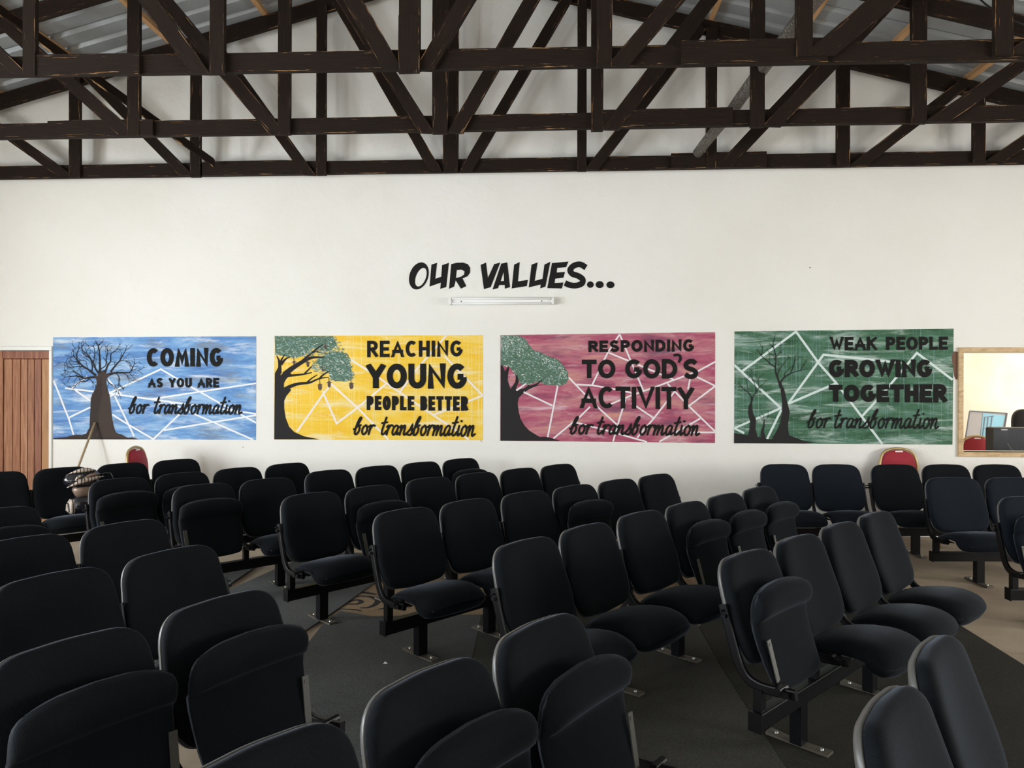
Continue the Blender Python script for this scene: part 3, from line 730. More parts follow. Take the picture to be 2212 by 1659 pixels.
def mural(name, corners, bgm, label):
    c0 = wp(corners[0][0], corners[3][1], .0)
    r = empty(name, (wp(*corners[3], 0))); tag(r, label, 'mural', 'values murals on the end wall')
    org = Vector(r.location); bg_ = Paint(.002); bg_.poly(corners); bg_.build('painted_background', [bgm], r, org)
    return r, org
def twig(P, p, ang, L, w, depth, rnd, spread=.55):
    if depth == 0 or L < 2 or p[1] < 741: return
    pts = [p]; a_ = ang
    for i in range(3):
        a_ += rnd.uniform(-.42, .42); pts.append((pts[-1][0]+math.cos(a_)*L/3, pts[-1][1]-math.sin(a_)*L/3))
    P.stroke(pts, w, w2=w*.6)
    twig(P, pts[-1], a_+rnd.uniform(.25, .6), L*.68, w*.62, depth-1, rnd); twig(P, pts[-1], a_-rnd.uniform(.25, .6), L*.72, w*.62, depth-1, rnd)
    if rnd.random() < .6: twig(P, pts[2], a_+rnd.choice((-1, 1))*rnd.uniform(.6, 1.0), L*.5, w*.5, depth-2 if depth > 1 else 0, rnd)

# --- blue mural
mr1, og = mural('blue_mural', [(114.5, 728.5), (553.5, 726.5), (553, 950.5), (114.5, 948.5)], M['mural_blue'], 'blue wall mural with a bare baobab reading COMING AS YOU ARE')
z1 = lambda x, y: (x/3.8138, 700+y/3.8138)
for k_, pts in enumerate(([(440, 465), (480, 560), (530, 690), (565, 775), (606, 912)], [(565, 772), (745, 685)], [(535, 528), (775, 556), (900, 572), (1250, 620), (1390, 640), (1750, 690), (2113, 740)], [(620, 545), (745, 632)], [(590, 525), (720, 430)],
            [(905, 567), (1325, 372), (1570, 515), (1790, 640), (2112, 815)], [(1250, 618), (2113, 487)], [(1390, 640), (1600, 740), (2085, 953)], [(1262, 950), (1480, 742)], [(1350, 875), (2112, 750)], [(1262, 948), (1060, 830), (925, 745)], [(885, 450), (1005, 585)], [(945, 590), (1105, 925)], [(905, 597), (985, 555)])):
    P = Paint(.0030+k_*1e-4); P.stroke([z1(*q_) for q_ in pts], 3.6); P.build('tape_line', [M['paintwhite']], mr1, og)
t1 = lambda x, y: (110+x/6.77, 715+y/6.77)
P = Paint(.005)
P.poly([t1(*q_) for q_ in [(33, 1583), (35, 1565), (200, 1560), (290, 1530), (370, 1515), (450, 1520), (520, 1500), (548, 1470), (565, 1400), (570, 1250), (578, 1130), (580, 1000), (600, 930), (640, 860), (665, 790), (670, 730), (650, 690), (620, 665), (690, 655), (670, 570), (715, 600), (740, 585), (800, 560), (800, 625), (900, 600), (830, 680), (812, 700), (808, 750), (825, 850), (855, 930), (870, 1050), (880, 1150), (895, 1290), (920, 1400), (945, 1480), (985, 1500), (1040, 1515), (1090, 1545), (1130, 1560), (1190, 1555), (1290, 1585)]])
P.build('tree_trunk', [M['barkbrown']], mr1, og)
P = Paint(.0055)
P.poly([t1(*q_) for q_ in [(33, 1584), (35, 1568), (280, 1545), (500, 1530), (570, 1400), (585, 1050), (640, 880), (680, 780), (745, 640), (750, 900), (700, 1200), (690, 1420), (660, 1540), (900, 1560), (1130, 1566), (1285, 1586)]])
P.build('trunk_shade_side', [M['barkshade']], mr1, og)
P = Paint(.006); rnd = random.Random(5)
BR = [([(640, 675), (560, 680), (480, 690), (390, 660), (290, 665), (205, 675)], 34, 6), ([(660, 650), (590, 600), (540, 560), (450, 500), (390, 430), (330, 370), (295, 380)], 34, 7), ([(560, 700), (500, 740), (430, 740), (360, 790), (295, 830)], 18, 6),
      ([(690, 610), (650, 550), (620, 470), (560, 380), (520, 330), (460, 280), (440, 180)], 26, 6), ([(715, 620), (715, 500), (712, 400), (705, 300), (690, 220), (645, 140)], 34, 7), ([(705, 300), (690, 210), (750, 170), (765, 125)], 12, 5),
      ([(790, 610), (830, 500), (870, 440), (875, 340), (920, 300), (960, 270)], 26, 6), ([(870, 600), (930, 520), (1000, 440), (1040, 370), (1085, 290)], 26, 7), ([(850, 640), (930, 615), (1040, 610), (1150, 605), (1190, 540), (1220, 480)], 32, 6),
      ([(1150, 605), (1200, 570), (1275, 578)], 10, 4), ([(540, 560), (450, 520), (340, 525), (260, 530), (220, 465)], 16, 6), ([(450, 500), (385, 450), (380, 330), (410, 250), (355, 250)], 14, 5), ([(600, 600), (600, 480), (565, 400), (470, 330), (455, 230)], 16, 5),
      ([(620, 470), (640, 330), (620, 230), (560, 240)], 10, 4), ([(720, 560), (800, 500), (810, 380), (830, 300), (815, 230)], 14, 5), ([(940, 610), (1000, 680), (1000, 760)], 10, 4), ([(1040, 610), (1110, 650), (1180, 720)], 10, 4), ([(560, 690), (600, 740), (650, 790)], 9, 4),
      ([(820, 700), (850, 760), (920, 810), (990, 860)], 12, 5), ([(860, 770), (930, 790), (985, 780)], 7, 4), ([(480, 690), (350, 600), (260, 600), (215, 600)], 14, 5), ([(1000, 440), (1090, 440), (1150, 500)], 9, 4), ([(500, 440), (430, 430), (400, 480), (370, 460)], 9, 4)]
for pts, w_, w2_ in BR:
    pp = [t1(*q_) for q_ in pts]; P.stroke(pp, w_/6.77, w2=w2_/6.77*.8, smooth=True)
    for i in range(1, len(pp)):
        a_ = math.atan2(-(pp[i][1]-pp[i-1][1]), pp[i][0]-pp[i-1][0])
        for sgn in (-1, 1):
            if rnd.random() < .85: twig(P, pp[i], a_+sgn*rnd.uniform(.4, .95), rnd.uniform(8, 14), max(.9, w2_/6.77*.9), 2, rnd)
P.build('bare_branches', [M['black2']], mr1, og)
TX = (.0075, mr1, og); capsline(TX, 'COMING', 317, 480.5, 752, 792, 751.5, 792, 10, track=2.8)
TX = (.0075, mr1, og); capsline(TX, 'AS YOU ARE', 320, 473, 816.5, 837, 816.5, 837.3, 5.2, gap=.62, track=2.2)
TX = (.0075, mr1, og); script(TX, 278, 525, 892.5, 894, 18, 18.5, 3.9, .75)

# --- yellow mural
mr2, og = mural('yellow_mural', [(593, 725.5), (1043.5, 724), (1043, 951), (592, 949.5)], M['mural_yellow'], 'yellow wall mural with a fruiting tree reading REACHING YOUNG PEOPLE BETTER')
z2 = lambda x, y: (570+x/4.424, 700+y/4.424)
for k_, pts in enumerate(([(315, 1030), (570, 665), (625, 600)], [(560, 640), (695, 950), (895, 800), (1165, 575)], [(640, 570), (895, 800), (1190, 1105)], [(830, 340), (1050, 480), (1350, 690), (1620, 870), (1960, 1105)], [(1620, 870), (2093, 683)], [(1745, 108), (1445, 450), (1300, 650)], [(2093, 683), (1730, 310)])):
    P = Paint(.0030+k_*1e-4); P.stroke([z2(*q_) for q_ in pts], 4.2); P.build('tape_line', [M['paintcream']], mr2, og)
t2 = lambda x, y: (580+x/6.77, 715+y/6.77)
def leaves(P, poly, n, seed, ln=(3, 8), wv=(1.2, 2.4), weights=(4, 5, 4, 2, 3), ang=0.2, clipx=None):
    rnd = random.Random(seed); xs_ = [p[0] for p in poly]; ys_ = [p[1] for p in poly]
    def inside(x, y):
        c_ = False; j = len(poly)-1
        for i in range(len(poly)):
            if (poly[i][1] > y) != (poly[j][1] > y) and x < (poly[j][0]-poly[i][0])*(y-poly[i][1])/(poly[j][1]-poly[i][1])+poly[i][0]: c_ = not c_
            j = i
        return c_
    k = 0
    while k < n:
        x, y = rnd.uniform(min(xs_), max(xs_)), rnd.uniform(min(ys_), max(ys_))
        if not inside(x, y): continue
        k += 1; a_ = rnd.gauss(ang, .45); L = rnd.uniform(*ln); w_ = rnd.uniform(*wv); dx, dy = math.cos(a_)*L/2, math.sin(a_)*L/2
        lim = max(min(x-dx, x+dx), min(xs_)); 
        pts = [(x-dx, y-dy), (x-dy*.2*w_, y+w_/2), (x+dx, y+dy), (x+dy*.1, y-w_/2)]
        pts = [(max(px_, min(xs_)), max(py_, min(ys_))) for px_, py_ in pts]
        P.poly(pts, rnd.choices(range(5), weights)[0])
can2 = [t2(*q_) for q_ in [(90, 72), (985, 72), (1060, 180), (1110, 290), (1200, 420), (1225, 560), (1270, 670), (1190, 735), (980, 742), (890, 690), (880, 610), (850, 640), (640, 590), (620, 500), (700, 440), (620, 380), (560, 345), (540, 380), (400, 408), (240, 380), (100, 345)]]
P = Paint(.0035); P.poly([t2(*q_) for q_ in [(90, 72), (940, 72), (1000, 200), (900, 300), (600, 250), (560, 330), (400, 395), (240, 370), (100, 340)]], 0); P.poly([t2(*q_) for q_ in [(700, 430), (900, 300), (1080, 300), (1190, 450), (1230, 660), (1180, 725), (980, 735), (900, 690), (880, 600), (760, 560)]], 0); P.build('foliage_underpaint', LEAF, mr2, og)
P = Paint(.004); leaves(P, can2, 1300, 3, weights=(6, 5, 3, 1, 4)); o = P.build('painted_foliage', LEAF, mr2, og); o['kind'] = 'stuff'
P = Paint(.005)
P.poly([t2(*q_) for q_ in [(83, 1585), (92, 620), (135, 540), (185, 540), (175, 650), (240, 590), (335, 625), (260, 700), (225, 760), (222, 860), (300, 825), (330, 865), (260, 950), (228, 1020), (228, 1130), (250, 1270), (300, 1400), (380, 1480), (520, 1540), (750, 1585)]])
for pts, w_, w2_ in [([(160, 620), (163, 520), (150, 430), (118, 360)], 60, 12), ([(165, 500), (190, 420), (240, 340)], 44, 8), ([(180, 490), (250, 410), (330, 370)], 44, 8), ([(230, 640), (340, 550), (480, 460), (600, 400), (700, 382), (820, 383)], 84, 14), ([(490, 440), (620, 330), (720, 250), (800, 195)], 34, 14), ([(620, 330), (700, 300), (770, 287)], 18, 8), ([(710, 305), (790, 322), (880, 330)], 12, 6),
                     ([(270, 655), (400, 645), (510, 632), (600, 615), (635, 606)], 38, 10), ([(520, 632), (580, 570), (650, 502)], 26, 16), ([(225, 860), (330, 805), (450, 770), (600, 755), (730, 700), (870, 675)], 60, 12), ([(565, 752), (620, 700), (712, 640)], 26, 12), ([(735, 705), (800, 640), (882, 588)], 30, 14)]:
    P.stroke([t2(*q_) for q_ in pts], w_/6.77, w2=w2_/6.77, smooth=True)
P.build('tree_trunk', [M['black2']], mr2, og)
P = Paint(.0058)
for cx_, cy_, rx_, ry_ in [(375, 472, 15, 28), (575, 490, 20, 38), (832, 240, 18, 30), (795, 560, 22, 36), (752, 822, 28, 46), (887, 785, 22, 44), (1210, 805, 28, 46)]:
    P.dot(t2(cx_, cy_), rx_/6.77, ry_/6.77); P.stroke([t2(cx_, cy_-ry_), t2(cx_-10, cy_-ry_-70)], 1.1)
    P.stroke([t2(cx_-35, cy_-ry_+20), t2(cx_-8, cy_-ry_-4), t2(cx_+35, cy_-ry_+12)], 1.5)
P.build('hanging_pods', [M['pod']], mr2, og)
P = Paint(.0065); leaves(P, [t2(*q_) for q_ in [(640, 420), (1180, 430), (1230, 560), (1250, 680), (1180, 730), (900, 730), (880, 600), (650, 585)]], 160, 9, weights=(3, 4, 4, 3, 3)); leaves(P, [t2(*q_) for q_ in [(350, 250), (640, 250), (620, 330), (380, 400)]], 70, 10); o = P.build('painted_foliage', LEAF, mr2, og); o['kind'] = 'stuff'
TX = (.0075, mr2, og); capsline(TX, 'REACHING', 793, 998.5, 736, 772, 735.5, 770, 7.4, track=4.2)
TX = (.0075, mr2, og); capsline(TX, 'YOUNG', 791.5, 1007.5, 785.5, 838.5, 785, 840, 13, track=3.4)
TX = (.0075, mr2, og); capsline(TX, 'PEOPLE BETTER', 792, 1011, 855, 886, 856, 887.5, 7.6, gap=.42, track=2.8)
TX = (.0075, mr2, og); script(TX, 764, 1029, 937.5, 942, 18.5, 22, 4.3, .8)

# --- red mural
mr3, og = mural('crimson_mural', [(1081, 724), (1545, 717.3), (1544.5, 957), (1080.5, 952)], M['mural_red'], 'crimson wall mural with a leafy tree reading RESPONDING TO GOD\'S ACTIVITY')
z3 = lambda x, y: (1060+x/4.424, 700+y/4.424)
for k_, pts in enumerate(([(1232, 98), (1120, 270), (970, 582)], [(1232, 98), (1330, 330), (1460, 640)], [(1130, 275), (1400, 385), (1620, 480)], [(1400, 385), (1750, 532)], [(742, 507), (880, 650), (1040, 810), (1205, 960)], [(820, 578), (970, 585), (1200, 625), (1380, 665)], [(1135, 770), (1380, 668), (1550, 610), (1750, 535), (1980, 450), (2146, 360)], [(1970, 505), (2146, 592), (1895, 782)], [(1690, 570), (1760, 645), (1895, 785), (2146, 1028)],
            [(1400, 1085), (1560, 900), (1760, 642)], [(1610, 1125), (2002, 903)], [(1290, 720), (1235, 890), (1170, 1122)], [(1345, 755), (1560, 900)], [(800, 938), (950, 790)], [(600, 1093), (790, 935)], [(805, 938), (1100, 1015), (1495, 1127)], [(640, 590), (545, 1080)], [(315, 650), (590, 780)], [(245, 635), (350, 560)], [(2146, 1035), (1900, 1035)], [(1912, 490), (1885, 625)])):
    P = Paint(.0030+k_*1e-4); P.stroke([z3(*q_) for q_ in pts], 3.6); P.build('tape_line', [M['paintpink']], mr3, og)
t3 = lambda x, y: (1070+x/6.77, 715+y/6.77)
can3 = [t3(*q_) for q_ in [(78, 66), (350, 70), (440, 120), (510, 230), (560, 280), (650, 310), (760, 360), (920, 420), (1010, 530), (1060, 600), (1070, 690), (1040, 760), (960, 800), (760, 790), (690, 760), (620, 740), (500, 785), (370, 780), (340, 700), (240, 570), (210, 530), (78, 500)]]
P = Paint(.004); P.poly(can3, 0); o = P.build('foliage_underpaint', LEAF, mr3, og)
P = Paint(.0046)
P.poly([t3(*q_) for q_ in [(75, 1605), (78, 500), (105, 505), (140, 590), (185, 520), (210, 512), (190, 600), (180, 720), (220, 850), (290, 750), (300, 680), (290, 620), (320, 640), (345, 740), (315, 800), (300, 875), (430, 832), (475, 800), (480, 765), (500, 800), (590, 772), (700, 700), (735, 680), (640, 765), (600, 800), (480, 860), (400, 920), (345, 975), (325, 1050), (340, 1180), (370, 1290), (430, 1390), (500, 1460), (600, 1520), (650, 1550), (720, 1545), (800, 1560), (950, 1605)]])
P.stroke([t3(*q_) for q_ in [(560, 815), (640, 790), (740, 788)]], 1.6, w2=1)
P.build('tree_trunk', [M['black2']], mr3, og)
P = Paint(.0054); leaves(P, can3, 900, 13, ln=(2.5, 7), wv=(1.3, 3.0), weights=(7, 7, 4, 1, 3)); leaves(P, [t3(*q_) for q_ in [(78, 70), (340, 75), (480, 230), (420, 300), (78, 300)]], 260, 14, ln=(2, 5), weights=(1, 3, 7, 3, 3)); leaves(P, [t3(*q_) for q_ in [(560, 300), (900, 420), (1050, 600), (1040, 740), (900, 600), (700, 500)]], 200, 15, ln=(2, 5), weights=(1, 3, 7, 3, 2))
o = P.build('painted_foliage', LEAF, mr3, og); o['kind'] = 'stuff'
TX = (.0075, mr3, og); capsline(TX, 'RESPONDING', 1271, 1498.7, 736, 760.8, 732.5, 759.5, 6.7, track=3.2)
TX = (.0075, mr3, og); capsline(TX, "TO GOD", 1256.6, 1463, 776.8, 817, 775.5, 818, 9.8, gap=.52, track=3.2); P = Paint(.0075); P.stroke([(1455, 768), (1461, 766.5), (1468, 768), (1470, 775), (1466, 783)], 5.6, smooth=True); P.build('letter', [M['black']], mr3, og); capsline(TX, "S", 1475, 1509, 776, 818.5, 775, 818.5, 10.2)
TX = (.0075, mr3, og); capsline(TX, 'ACTIVITY', 1253.5, 1499, 834.5, 881.5, 836, 884.5, 9.6, track=3.0)
TX = (.0075, mr3, og); script(TX, 1231, 1514, 936.5, 940.5, 18.5, 20.5, 4.4, .5)

# --- green mural
mr4, og = mural('green_mural', [(1586.5, 716), (2060, 710), (2057.5, 960.5), (1586, 957.5)], M['mural_green'], 'green wall mural with bare trees reading WEAK PEOPLE GROWING TOGETHER')
z4 = lambda x, y: (1570+x/3.4455, 700+y/3.4455)
for k_, pts in enumerate(([(56, 305), (405, 628)], [(115, 350), (515, 56), (680, 285), (815, 440), (1005, 690), (1158, 893)], [(455, 595), (720, 228), (1080, 265), (1300, 290)], [(465, 590), (815, 440)], [(1003, 690), (1150, 530), (1415, 215), (1681, 415)], [(405, 625), (56, 775), (130, 812)], [(405, 640), (300, 855)])):
    P = Paint(.0030+k_*1e-4); P.stroke([z4(*q_) for q_ in pts], 5.0); P.build('tape_line', [M['paintmint']], mr4, og)
t4 = lambda x, y: (1580+x/6.506, 710+y/6.506)
P = Paint(.005)
P.poly([t4(*q_) for q_ in [(37, 1610), (37, 1467), (235, 1495), (360, 1520), (420, 1525), (500, 1552), (575, 1552), (640, 1500), (810, 1500), (900, 1530), (1000, 1570), (1100, 1588), (1200, 1592), (1040, 1614)]])
P.build('painted_ground', [M['black2']], mr4, og); P = Paint(.0052)
P.poly([t4(*q_) for q_ in [(235, 1500), (255, 1400), (262, 1300), (235, 1190), (243, 1090), (275, 1020), (272, 965), (308, 965), (290, 1050), (292, 1120), (305, 1190), (345, 1270), (338, 1400), (365, 1525)]])
P.build('tree_trunk', [M['black2']], mr4, og); P = Paint(.0052)
P.poly([t4(*q_) for q_ in [(412, 1530), (414, 1440), (445, 1360), (453, 1305), (468, 1305), (465, 1380), (455, 1440), (485, 1555)]])
P.build('tree_trunk', [M['black2']], mr4, og); P = Paint(.0052)
P.poly([t4(*q_) for q_ in [(570, 1556), (640, 1430), (690, 1310), (715, 1150), (710, 1000), (690, 850), (672, 750), (705, 750), (712, 800), (742, 850), (770, 980), (800, 1090), (820, 1180), (800, 1290), (795, 1400), (812, 1505)]])
P.build('tree_trunk', [M['black2']], mr4, og)
rnd = random.Random(2)
PT = [Paint(.0058), Paint(.0058), Paint(.0058)]
for pts, w_, w2_ in [([(690, 830), (660, 720), (625, 620), (612, 540), (550, 500), (500, 450), (420, 380), (375, 305)], 26, 5), ([(420, 380), (435, 280), (400, 210)], 8, 3), ([(530, 490), (540, 400)], 6, 3), ([(618, 560), (625, 430), (610, 320), (585, 230), (605, 130), (615, 70)], 16, 4), ([(590, 270), (520, 190)], 7, 3), ([(610, 440), (590, 380), (530, 340), (510, 300)], 8, 3), ([(630, 400), (680, 340), (720, 300)], 8, 3), ([(680, 340), (690, 180)], 6, 3),
                     ([(645, 660), (670, 590), (720, 510), (800, 410)], 12, 4), ([(665, 590), (665, 470)], 6, 3), ([(685, 760), (740, 690), (830, 630), (960, 590), (1060, 565)], 24, 5), ([(740, 690), (760, 610), (850, 540)], 9, 3), ([(830, 630), (880, 500), (885, 440), (920, 360)], 11, 4), ([(880, 470), (960, 400)], 6, 3), ([(970, 585), (1010, 520), (1045, 465)], 8, 3),
                     ([(290, 975), (240, 900), (180, 860), (130, 800), (50, 775)], 13, 4), ([(240, 900), (215, 740), (235, 700)], 7, 3), ([(160, 840), (90, 740)], 6, 3), ([(295, 970), (350, 890), (390, 830), (480, 745)], 13, 4), ([(345, 880), (320, 760), (240, 620)], 8, 3), ([(300, 740), (285, 600)], 6, 3), ([(385, 830), (380, 700), (440, 650)], 8, 3), ([(380, 750), (340, 660)], 6, 3), ([(395, 840), (470, 820)], 6, 3),
                     ([(460, 1310), (410, 1240)], 6, 3), ([(460, 1310), (455, 1240), (430, 1190)], 6, 3), ([(465, 1300), (510, 1250), (515, 1190)], 6, 3)]:
    P = PT[0 if (pts[0][1] < 750 or pts[0][0] > 500 and pts[0][1] < 1200) and pts[-1][0] > 360 and not (pts[0][0] in (385, 380, 395)) and not (pts[0][0] == 300) else 1 if pts[0][1] < 1100 else 2]
    pp = [t4(*q_) for q_ in pts]; P.stroke(pp, w_/6.5, w2=max(.5, w2_/6.5), smooth=True)
    a_ = math.atan2(-(pp[-1][1]-pp[-2][1]), pp[-1][0]-pp[-2][0])
    if pp[-1][1] > 725 and pp[-1][0] > 1594: 
        twig(P, pp[-1], a_+.4, 5, .6, 1, rnd); twig(P, pp[-1], a_-.4, 5, .6, 1, rnd); twig(P, pp[-2], a_-.7, 6, .6, 1, rnd)
for P in PT: P.build('bare_branches', [M['black2']], mr4, og)
TX = (.0075, mr4, og); capsline(TX, 'WEAK PEOPLE', 1793, 2047.5, 728, 757, 727, 755.5, 7.0, gap=.72, track=2.6)
TX = (.0075, mr4, og); capsline(TX, 'GROWING', 1790.5, 2013, 777, 814.8, 776.5, 815, 11, track=2.2)
TX = (.0075, mr4, og); capsline(TX, 'TOGETHER', 1790.5, 2045.5, 831, 868, 829.5, 870, 11.2, track=2.4)
TX = (.0075, mr4, og); script(TX, 1744, 2031, 923.5, 925.5, 19.5, 21.5, 3.7, .42)

# --- OUR VALUES...
zt = lambda x, y: (860+x/4.424, 540+y/4.424)
og = wp(1105, 625, 0); vl = empty('wall_title', og); tag(vl, 'black slanted wall lettering reading OUR VALUES... above the fluorescent fitting', 'lettering')
def tilt_ell(cx_, cy_, a_, b_, tl, n=28): return [(cx_+a_*math.cos(2*math.pi*i/n)*1-b_*math.sin(2*math.pi*i/n)*tl, cy_+b_*math.sin(2*math.pi*i/n)) for i in range(n)]
def ring(P, outer, inner):
    o_ = outer+[outer[0]]; i_ = inner+[inner[0]]; n = len(outer)
    for i in range(n): P.poly([zt(*outer[i]), zt(*outer[(i+1) % n]), zt(*inner[(i+1) % n]), zt(*inner[i])])
def keyhole(P, outer, hole):
    """polygon with one hole, joined through the nearest pair"""
    bi, bj = min(((i, j) for i in range(len(outer)) for j in range(len(hole))), key=lambda t_: (outer[t_[0]][0]-hole[t_[1]][0])**2+(outer[t_[0]][1]-hole[t_[1]][1])**2)
    def area_(p): return sum(p[i-1][0]*p[i][1]-p[i][0]*p[i-1][1] for i in range(len(p)))
    hh = hole if area_(hole)*area_(outer) < 0 else list(reversed(hole))
    j = hh.index(hole[bj]); hh = hh[j:]+hh[:j+1]
    pts = outer[:bi+1]+hh+outer[bi:]
    from mathutils.geometry import tessellate_polygon
    tr_ = tessellate_polygon([[Vector((*p, 0)) for p in pts]])
    for t_ in tr_: P.poly([zt(*pts[k_]) for k_ in t_])
def letter(fn): P = Paint(.003); fn(P); P.build('letter', [M['black']], vl, og)
letter(lambda P: ring(P, tilt_ell(198, 248, 92, 130, .18), tilt_ell(217, 260, 50, 89, .28)))
letter(lambda P: P.poly([zt(*q_) for q_ in [(318, 140), (372, 122), (355, 275), (412, 255), (420, 145), (485, 122), (460, 355), (402, 372), (408, 312), (300, 350)]]))
letter(lambda P: keyhole(P, [(507, 135), (560, 122), (620, 120), (665, 135), (688, 170), (688, 215), (665, 250), (615, 272), (652, 345), (600, 370), (550, 290), (535, 350), (486, 372)], [(560, 192), (605, 188), (635, 205), (630, 235), (600, 255), (552, 268)]))
letter(lambda P: P.poly([zt(*q_) for q_ in [(788, 142), (840, 120), (858, 265), (918, 135), (976, 120), (885, 355), (820, 375)]]))
letter(lambda P: keyhole(P, [(985, 130), (1043, 118), (1070, 355), (1020, 370), (1018, 335), (965, 335), (955, 365), (902, 378)], [(1008, 210), (1012, 295), (980, 297)]))
letter(lambda P: P.poly([zt(*q_) for q_ in [(1108, 140), (1162, 115), (1145, 300), (1240, 285), (1230, 345), (1085, 368)]]))
letter(lambda P: P.poly([zt(*q_) for q_ in [(1275, 140), (1333, 118), (1305, 295), (1380, 275), (1398, 140), (1455, 112), (1408, 350), (1358, 368), (1362, 330), (1248, 358)]]))
letter(lambda P: P.poly([zt(*q_) for q_ in [(1470, 125), (1628, 110), (1605, 165), (1520, 172), (1515, 215), (1595, 210), (1580, 265), (1500, 275), (1495, 315), (1580, 310), (1565, 368), (1425, 365)]]))
letter(lambda P: P.stroke([zt(*q_) for q_ in [(1795, 168), (1740, 138), (1680, 150), (1645, 190), (1665, 228), (1720, 248), (1762, 280), (1755, 320), (1700, 340), (1640, 335), (1594, 315)]], 56/4.424, smooth=True))
for cx_, cy_, rx_, ry_ in ((1837, 331, 33, 31), (1926, 331, 39, 34), (2029, 333, 39, 33)): letter(lambda P: P.dot(zt(cx_, cy_), rx_/4.424, ry_/4.424))

# plaster damage beside the window, small marks on the wall
P = Paint(.003); P.poly([(2058, 762), (2061, 759), (2069, 760), (2069.5, 812), (2068, 820), (2064, 819), (2061, 812), (2059.5, 800), (2058, 788), (2056, 775)])
o = P.build('plaster_patch', [M['mud']], wall_back, Vector((0, 0, 0)))
P = Paint(.002); P.dot((1750, 578), 2.2, 1.3); P.stroke([(1038, 951), (1041, 955)], 1.4); P.dot((525, 966), 1, 1.6)
o = P.build('wall_mark', [M['scuff']], wall_back, Vector((0, 0, 0)))

# ------------------------------------------------------------------ carpets and rugs
def rug(name, px, z, th, mt, label, cat='carpet', group=None, wob=0):
    pts = [onZ(u, v, z+th) for u, v in px]; n = len(pts)
    c = sum((p for p in pts), Vector())/n; c.z = z
    pts = [Vector((p.x-c.x, p.y-c.y)) for p in pts]
    ar = sum(pts[i-1].x*pts[i].y-pts[i].x*pts[i-1].y for i in range(n))
    if ar < 0: pts.reverse()
    vs = [(p.x, p.y, 0) for p in pts]+[(p.x, p.y, th) for p in pts]
    fs = [tuple(range(n, 2*n)), tuple(reversed(range(n)))]+[(i, (i+1) % n, n+(i+1) % n, n+i) for i in range(n)]
    o = link(name, mesh(name, vs, fs, mt)); o.location = c; tag(o, label, cat, group); return o
rug('patterned_rug', [(718, 1328), (880, 1205), (1560, 1190), (1470, 1330), (1090, 1336), (1020, 1329), (800, 1331)], .0, .006, M['rug_beige'], 'beige rug with black scroll pattern under the middle rows', 'rug')
rug('grey_carpet', [(380, 1330), (502, 1270), (597, 1228), (690, 1190), (900, 1200), (800, 1265), (715, 1325), (638, 1376), (600, 1420), (330, 1440)], .007, .006, M['carpet_grey'], 'small blue-grey carpet piece under the left end of the middle rows')
rug('grey_carpet', [(702, 1342), (735, 1319), (800, 1331), (1040, 1327), (1022, 1413), (990, 1500), (960, 1720), (560, 1720), (640, 1560), (650, 1408)], .007, .006, M['carpet_grey'], 'large blue-grey ribbed carpet in the front aisle')
rug('olive_carpet', [(1041, 1327), (1480, 1318), (1509, 1353), (1558, 1440), (1644, 1576), (1740, 1720), (1010, 1720), (1030, 1480), (1023, 1413)], .0075, .006, M['carpet_olive'], 'olive-grey carpet under the front middle rows, right of the aisle')
rug('dark_carpet', [(1510, 1353), (1560, 1300), (1960, 1280), (2093, 1362), (2212, 1436), (2700, 1740), (1741, 1720), (1645, 1576), (1559, 1440)], .0068, .006, M['carpet_dark'], 'dark olive carpet at the right front, its edge running to the bare floor')
rug('grey_carpet', [(420, 1258), (560, 1215), (540, 1232), (500, 1259), (470, 1275), (400, 1300)], .0135, .006, M['carpet_grey'], 'narrow strip of blue-grey carpet beside the bare floor strip on the left')
rug('red_mat', [(70, 1152), (95, 1138), (150, 1140), (162, 1156), (120, 1166)], 0, .006, M['rug_red'], 'small red mat on the floor under the left back row', 'mat')
# scrolls on the patterned rug
prz = .0075
def scroll(pts, w):
    P3 = [onZ(u, v, prz) for u, v in [tuple(a) for a in catmull(pts, 5)]]; n = len(P3); vs = []; fs = []
    for i, p in enumerate(P3):
        t_ = (P3[min(i+1, n-1)]-P3[max(i-1, 0)]); t_.normalize(); nn = Vector((-t_.y, t_.x, 0)); ww = w*(.35+.65*math.sin(math.pi*(i+.5)/n)); vs += [p+nn*ww, p-nn*ww]
    fs = [(2*i, 2*i+1, 2*i+3, 2*i+2) for i in range(n-1)]; return vs, fs
SCR = []
zs = lambda x, y: (700+x/5.53, 1200+y/5.53)
for pts, w_ in [([(230, 570), (300, 580), (400, 575), (445, 550), (400, 530), (330, 540), (290, 560)], .018), ([(370, 490), (480, 485), (580, 500), (640, 540), (600, 590), (520, 620), (430, 625)], .022), ([(380, 440), (470, 440), (560, 455), (630, 465)], .022), ([(110, 655), (240, 560), (380, 450), (560, 360)], .008), ([(130, 640), (250, 640), (400, 650), (440, 665)], .012), ([(650, 640), (800, 620), (900, 600)], .02), ([(900, 430), (1050, 420), (1200, 390)], .02), ([(1160, 395), (1300, 350), (1370, 330)], .02)]:
    SCR.append(scroll([zs(*q_) for q_ in pts], w_))
for pts in ([(1285, 1345), (1320, 1330), (1345, 1312), (1350, 1300), (1335, 1303)], [(1300, 1350), (1340, 1335), (1370, 1315)], [(930, 1300), (990, 1285), (1050, 1262), (1080, 1250)], [(1090, 1300), (1120, 1290), (1150, 1300), (1180, 1280)]):
    SCR.append(scroll(pts, .02))
prug = bpy.data.objects['patterned_rug']
for v_, f_ in SCR: link('black_scroll', mesh('black_scroll', [Vector(v)-Vector(prug.location) for v in v_], f_, M['rug_black']), prug)

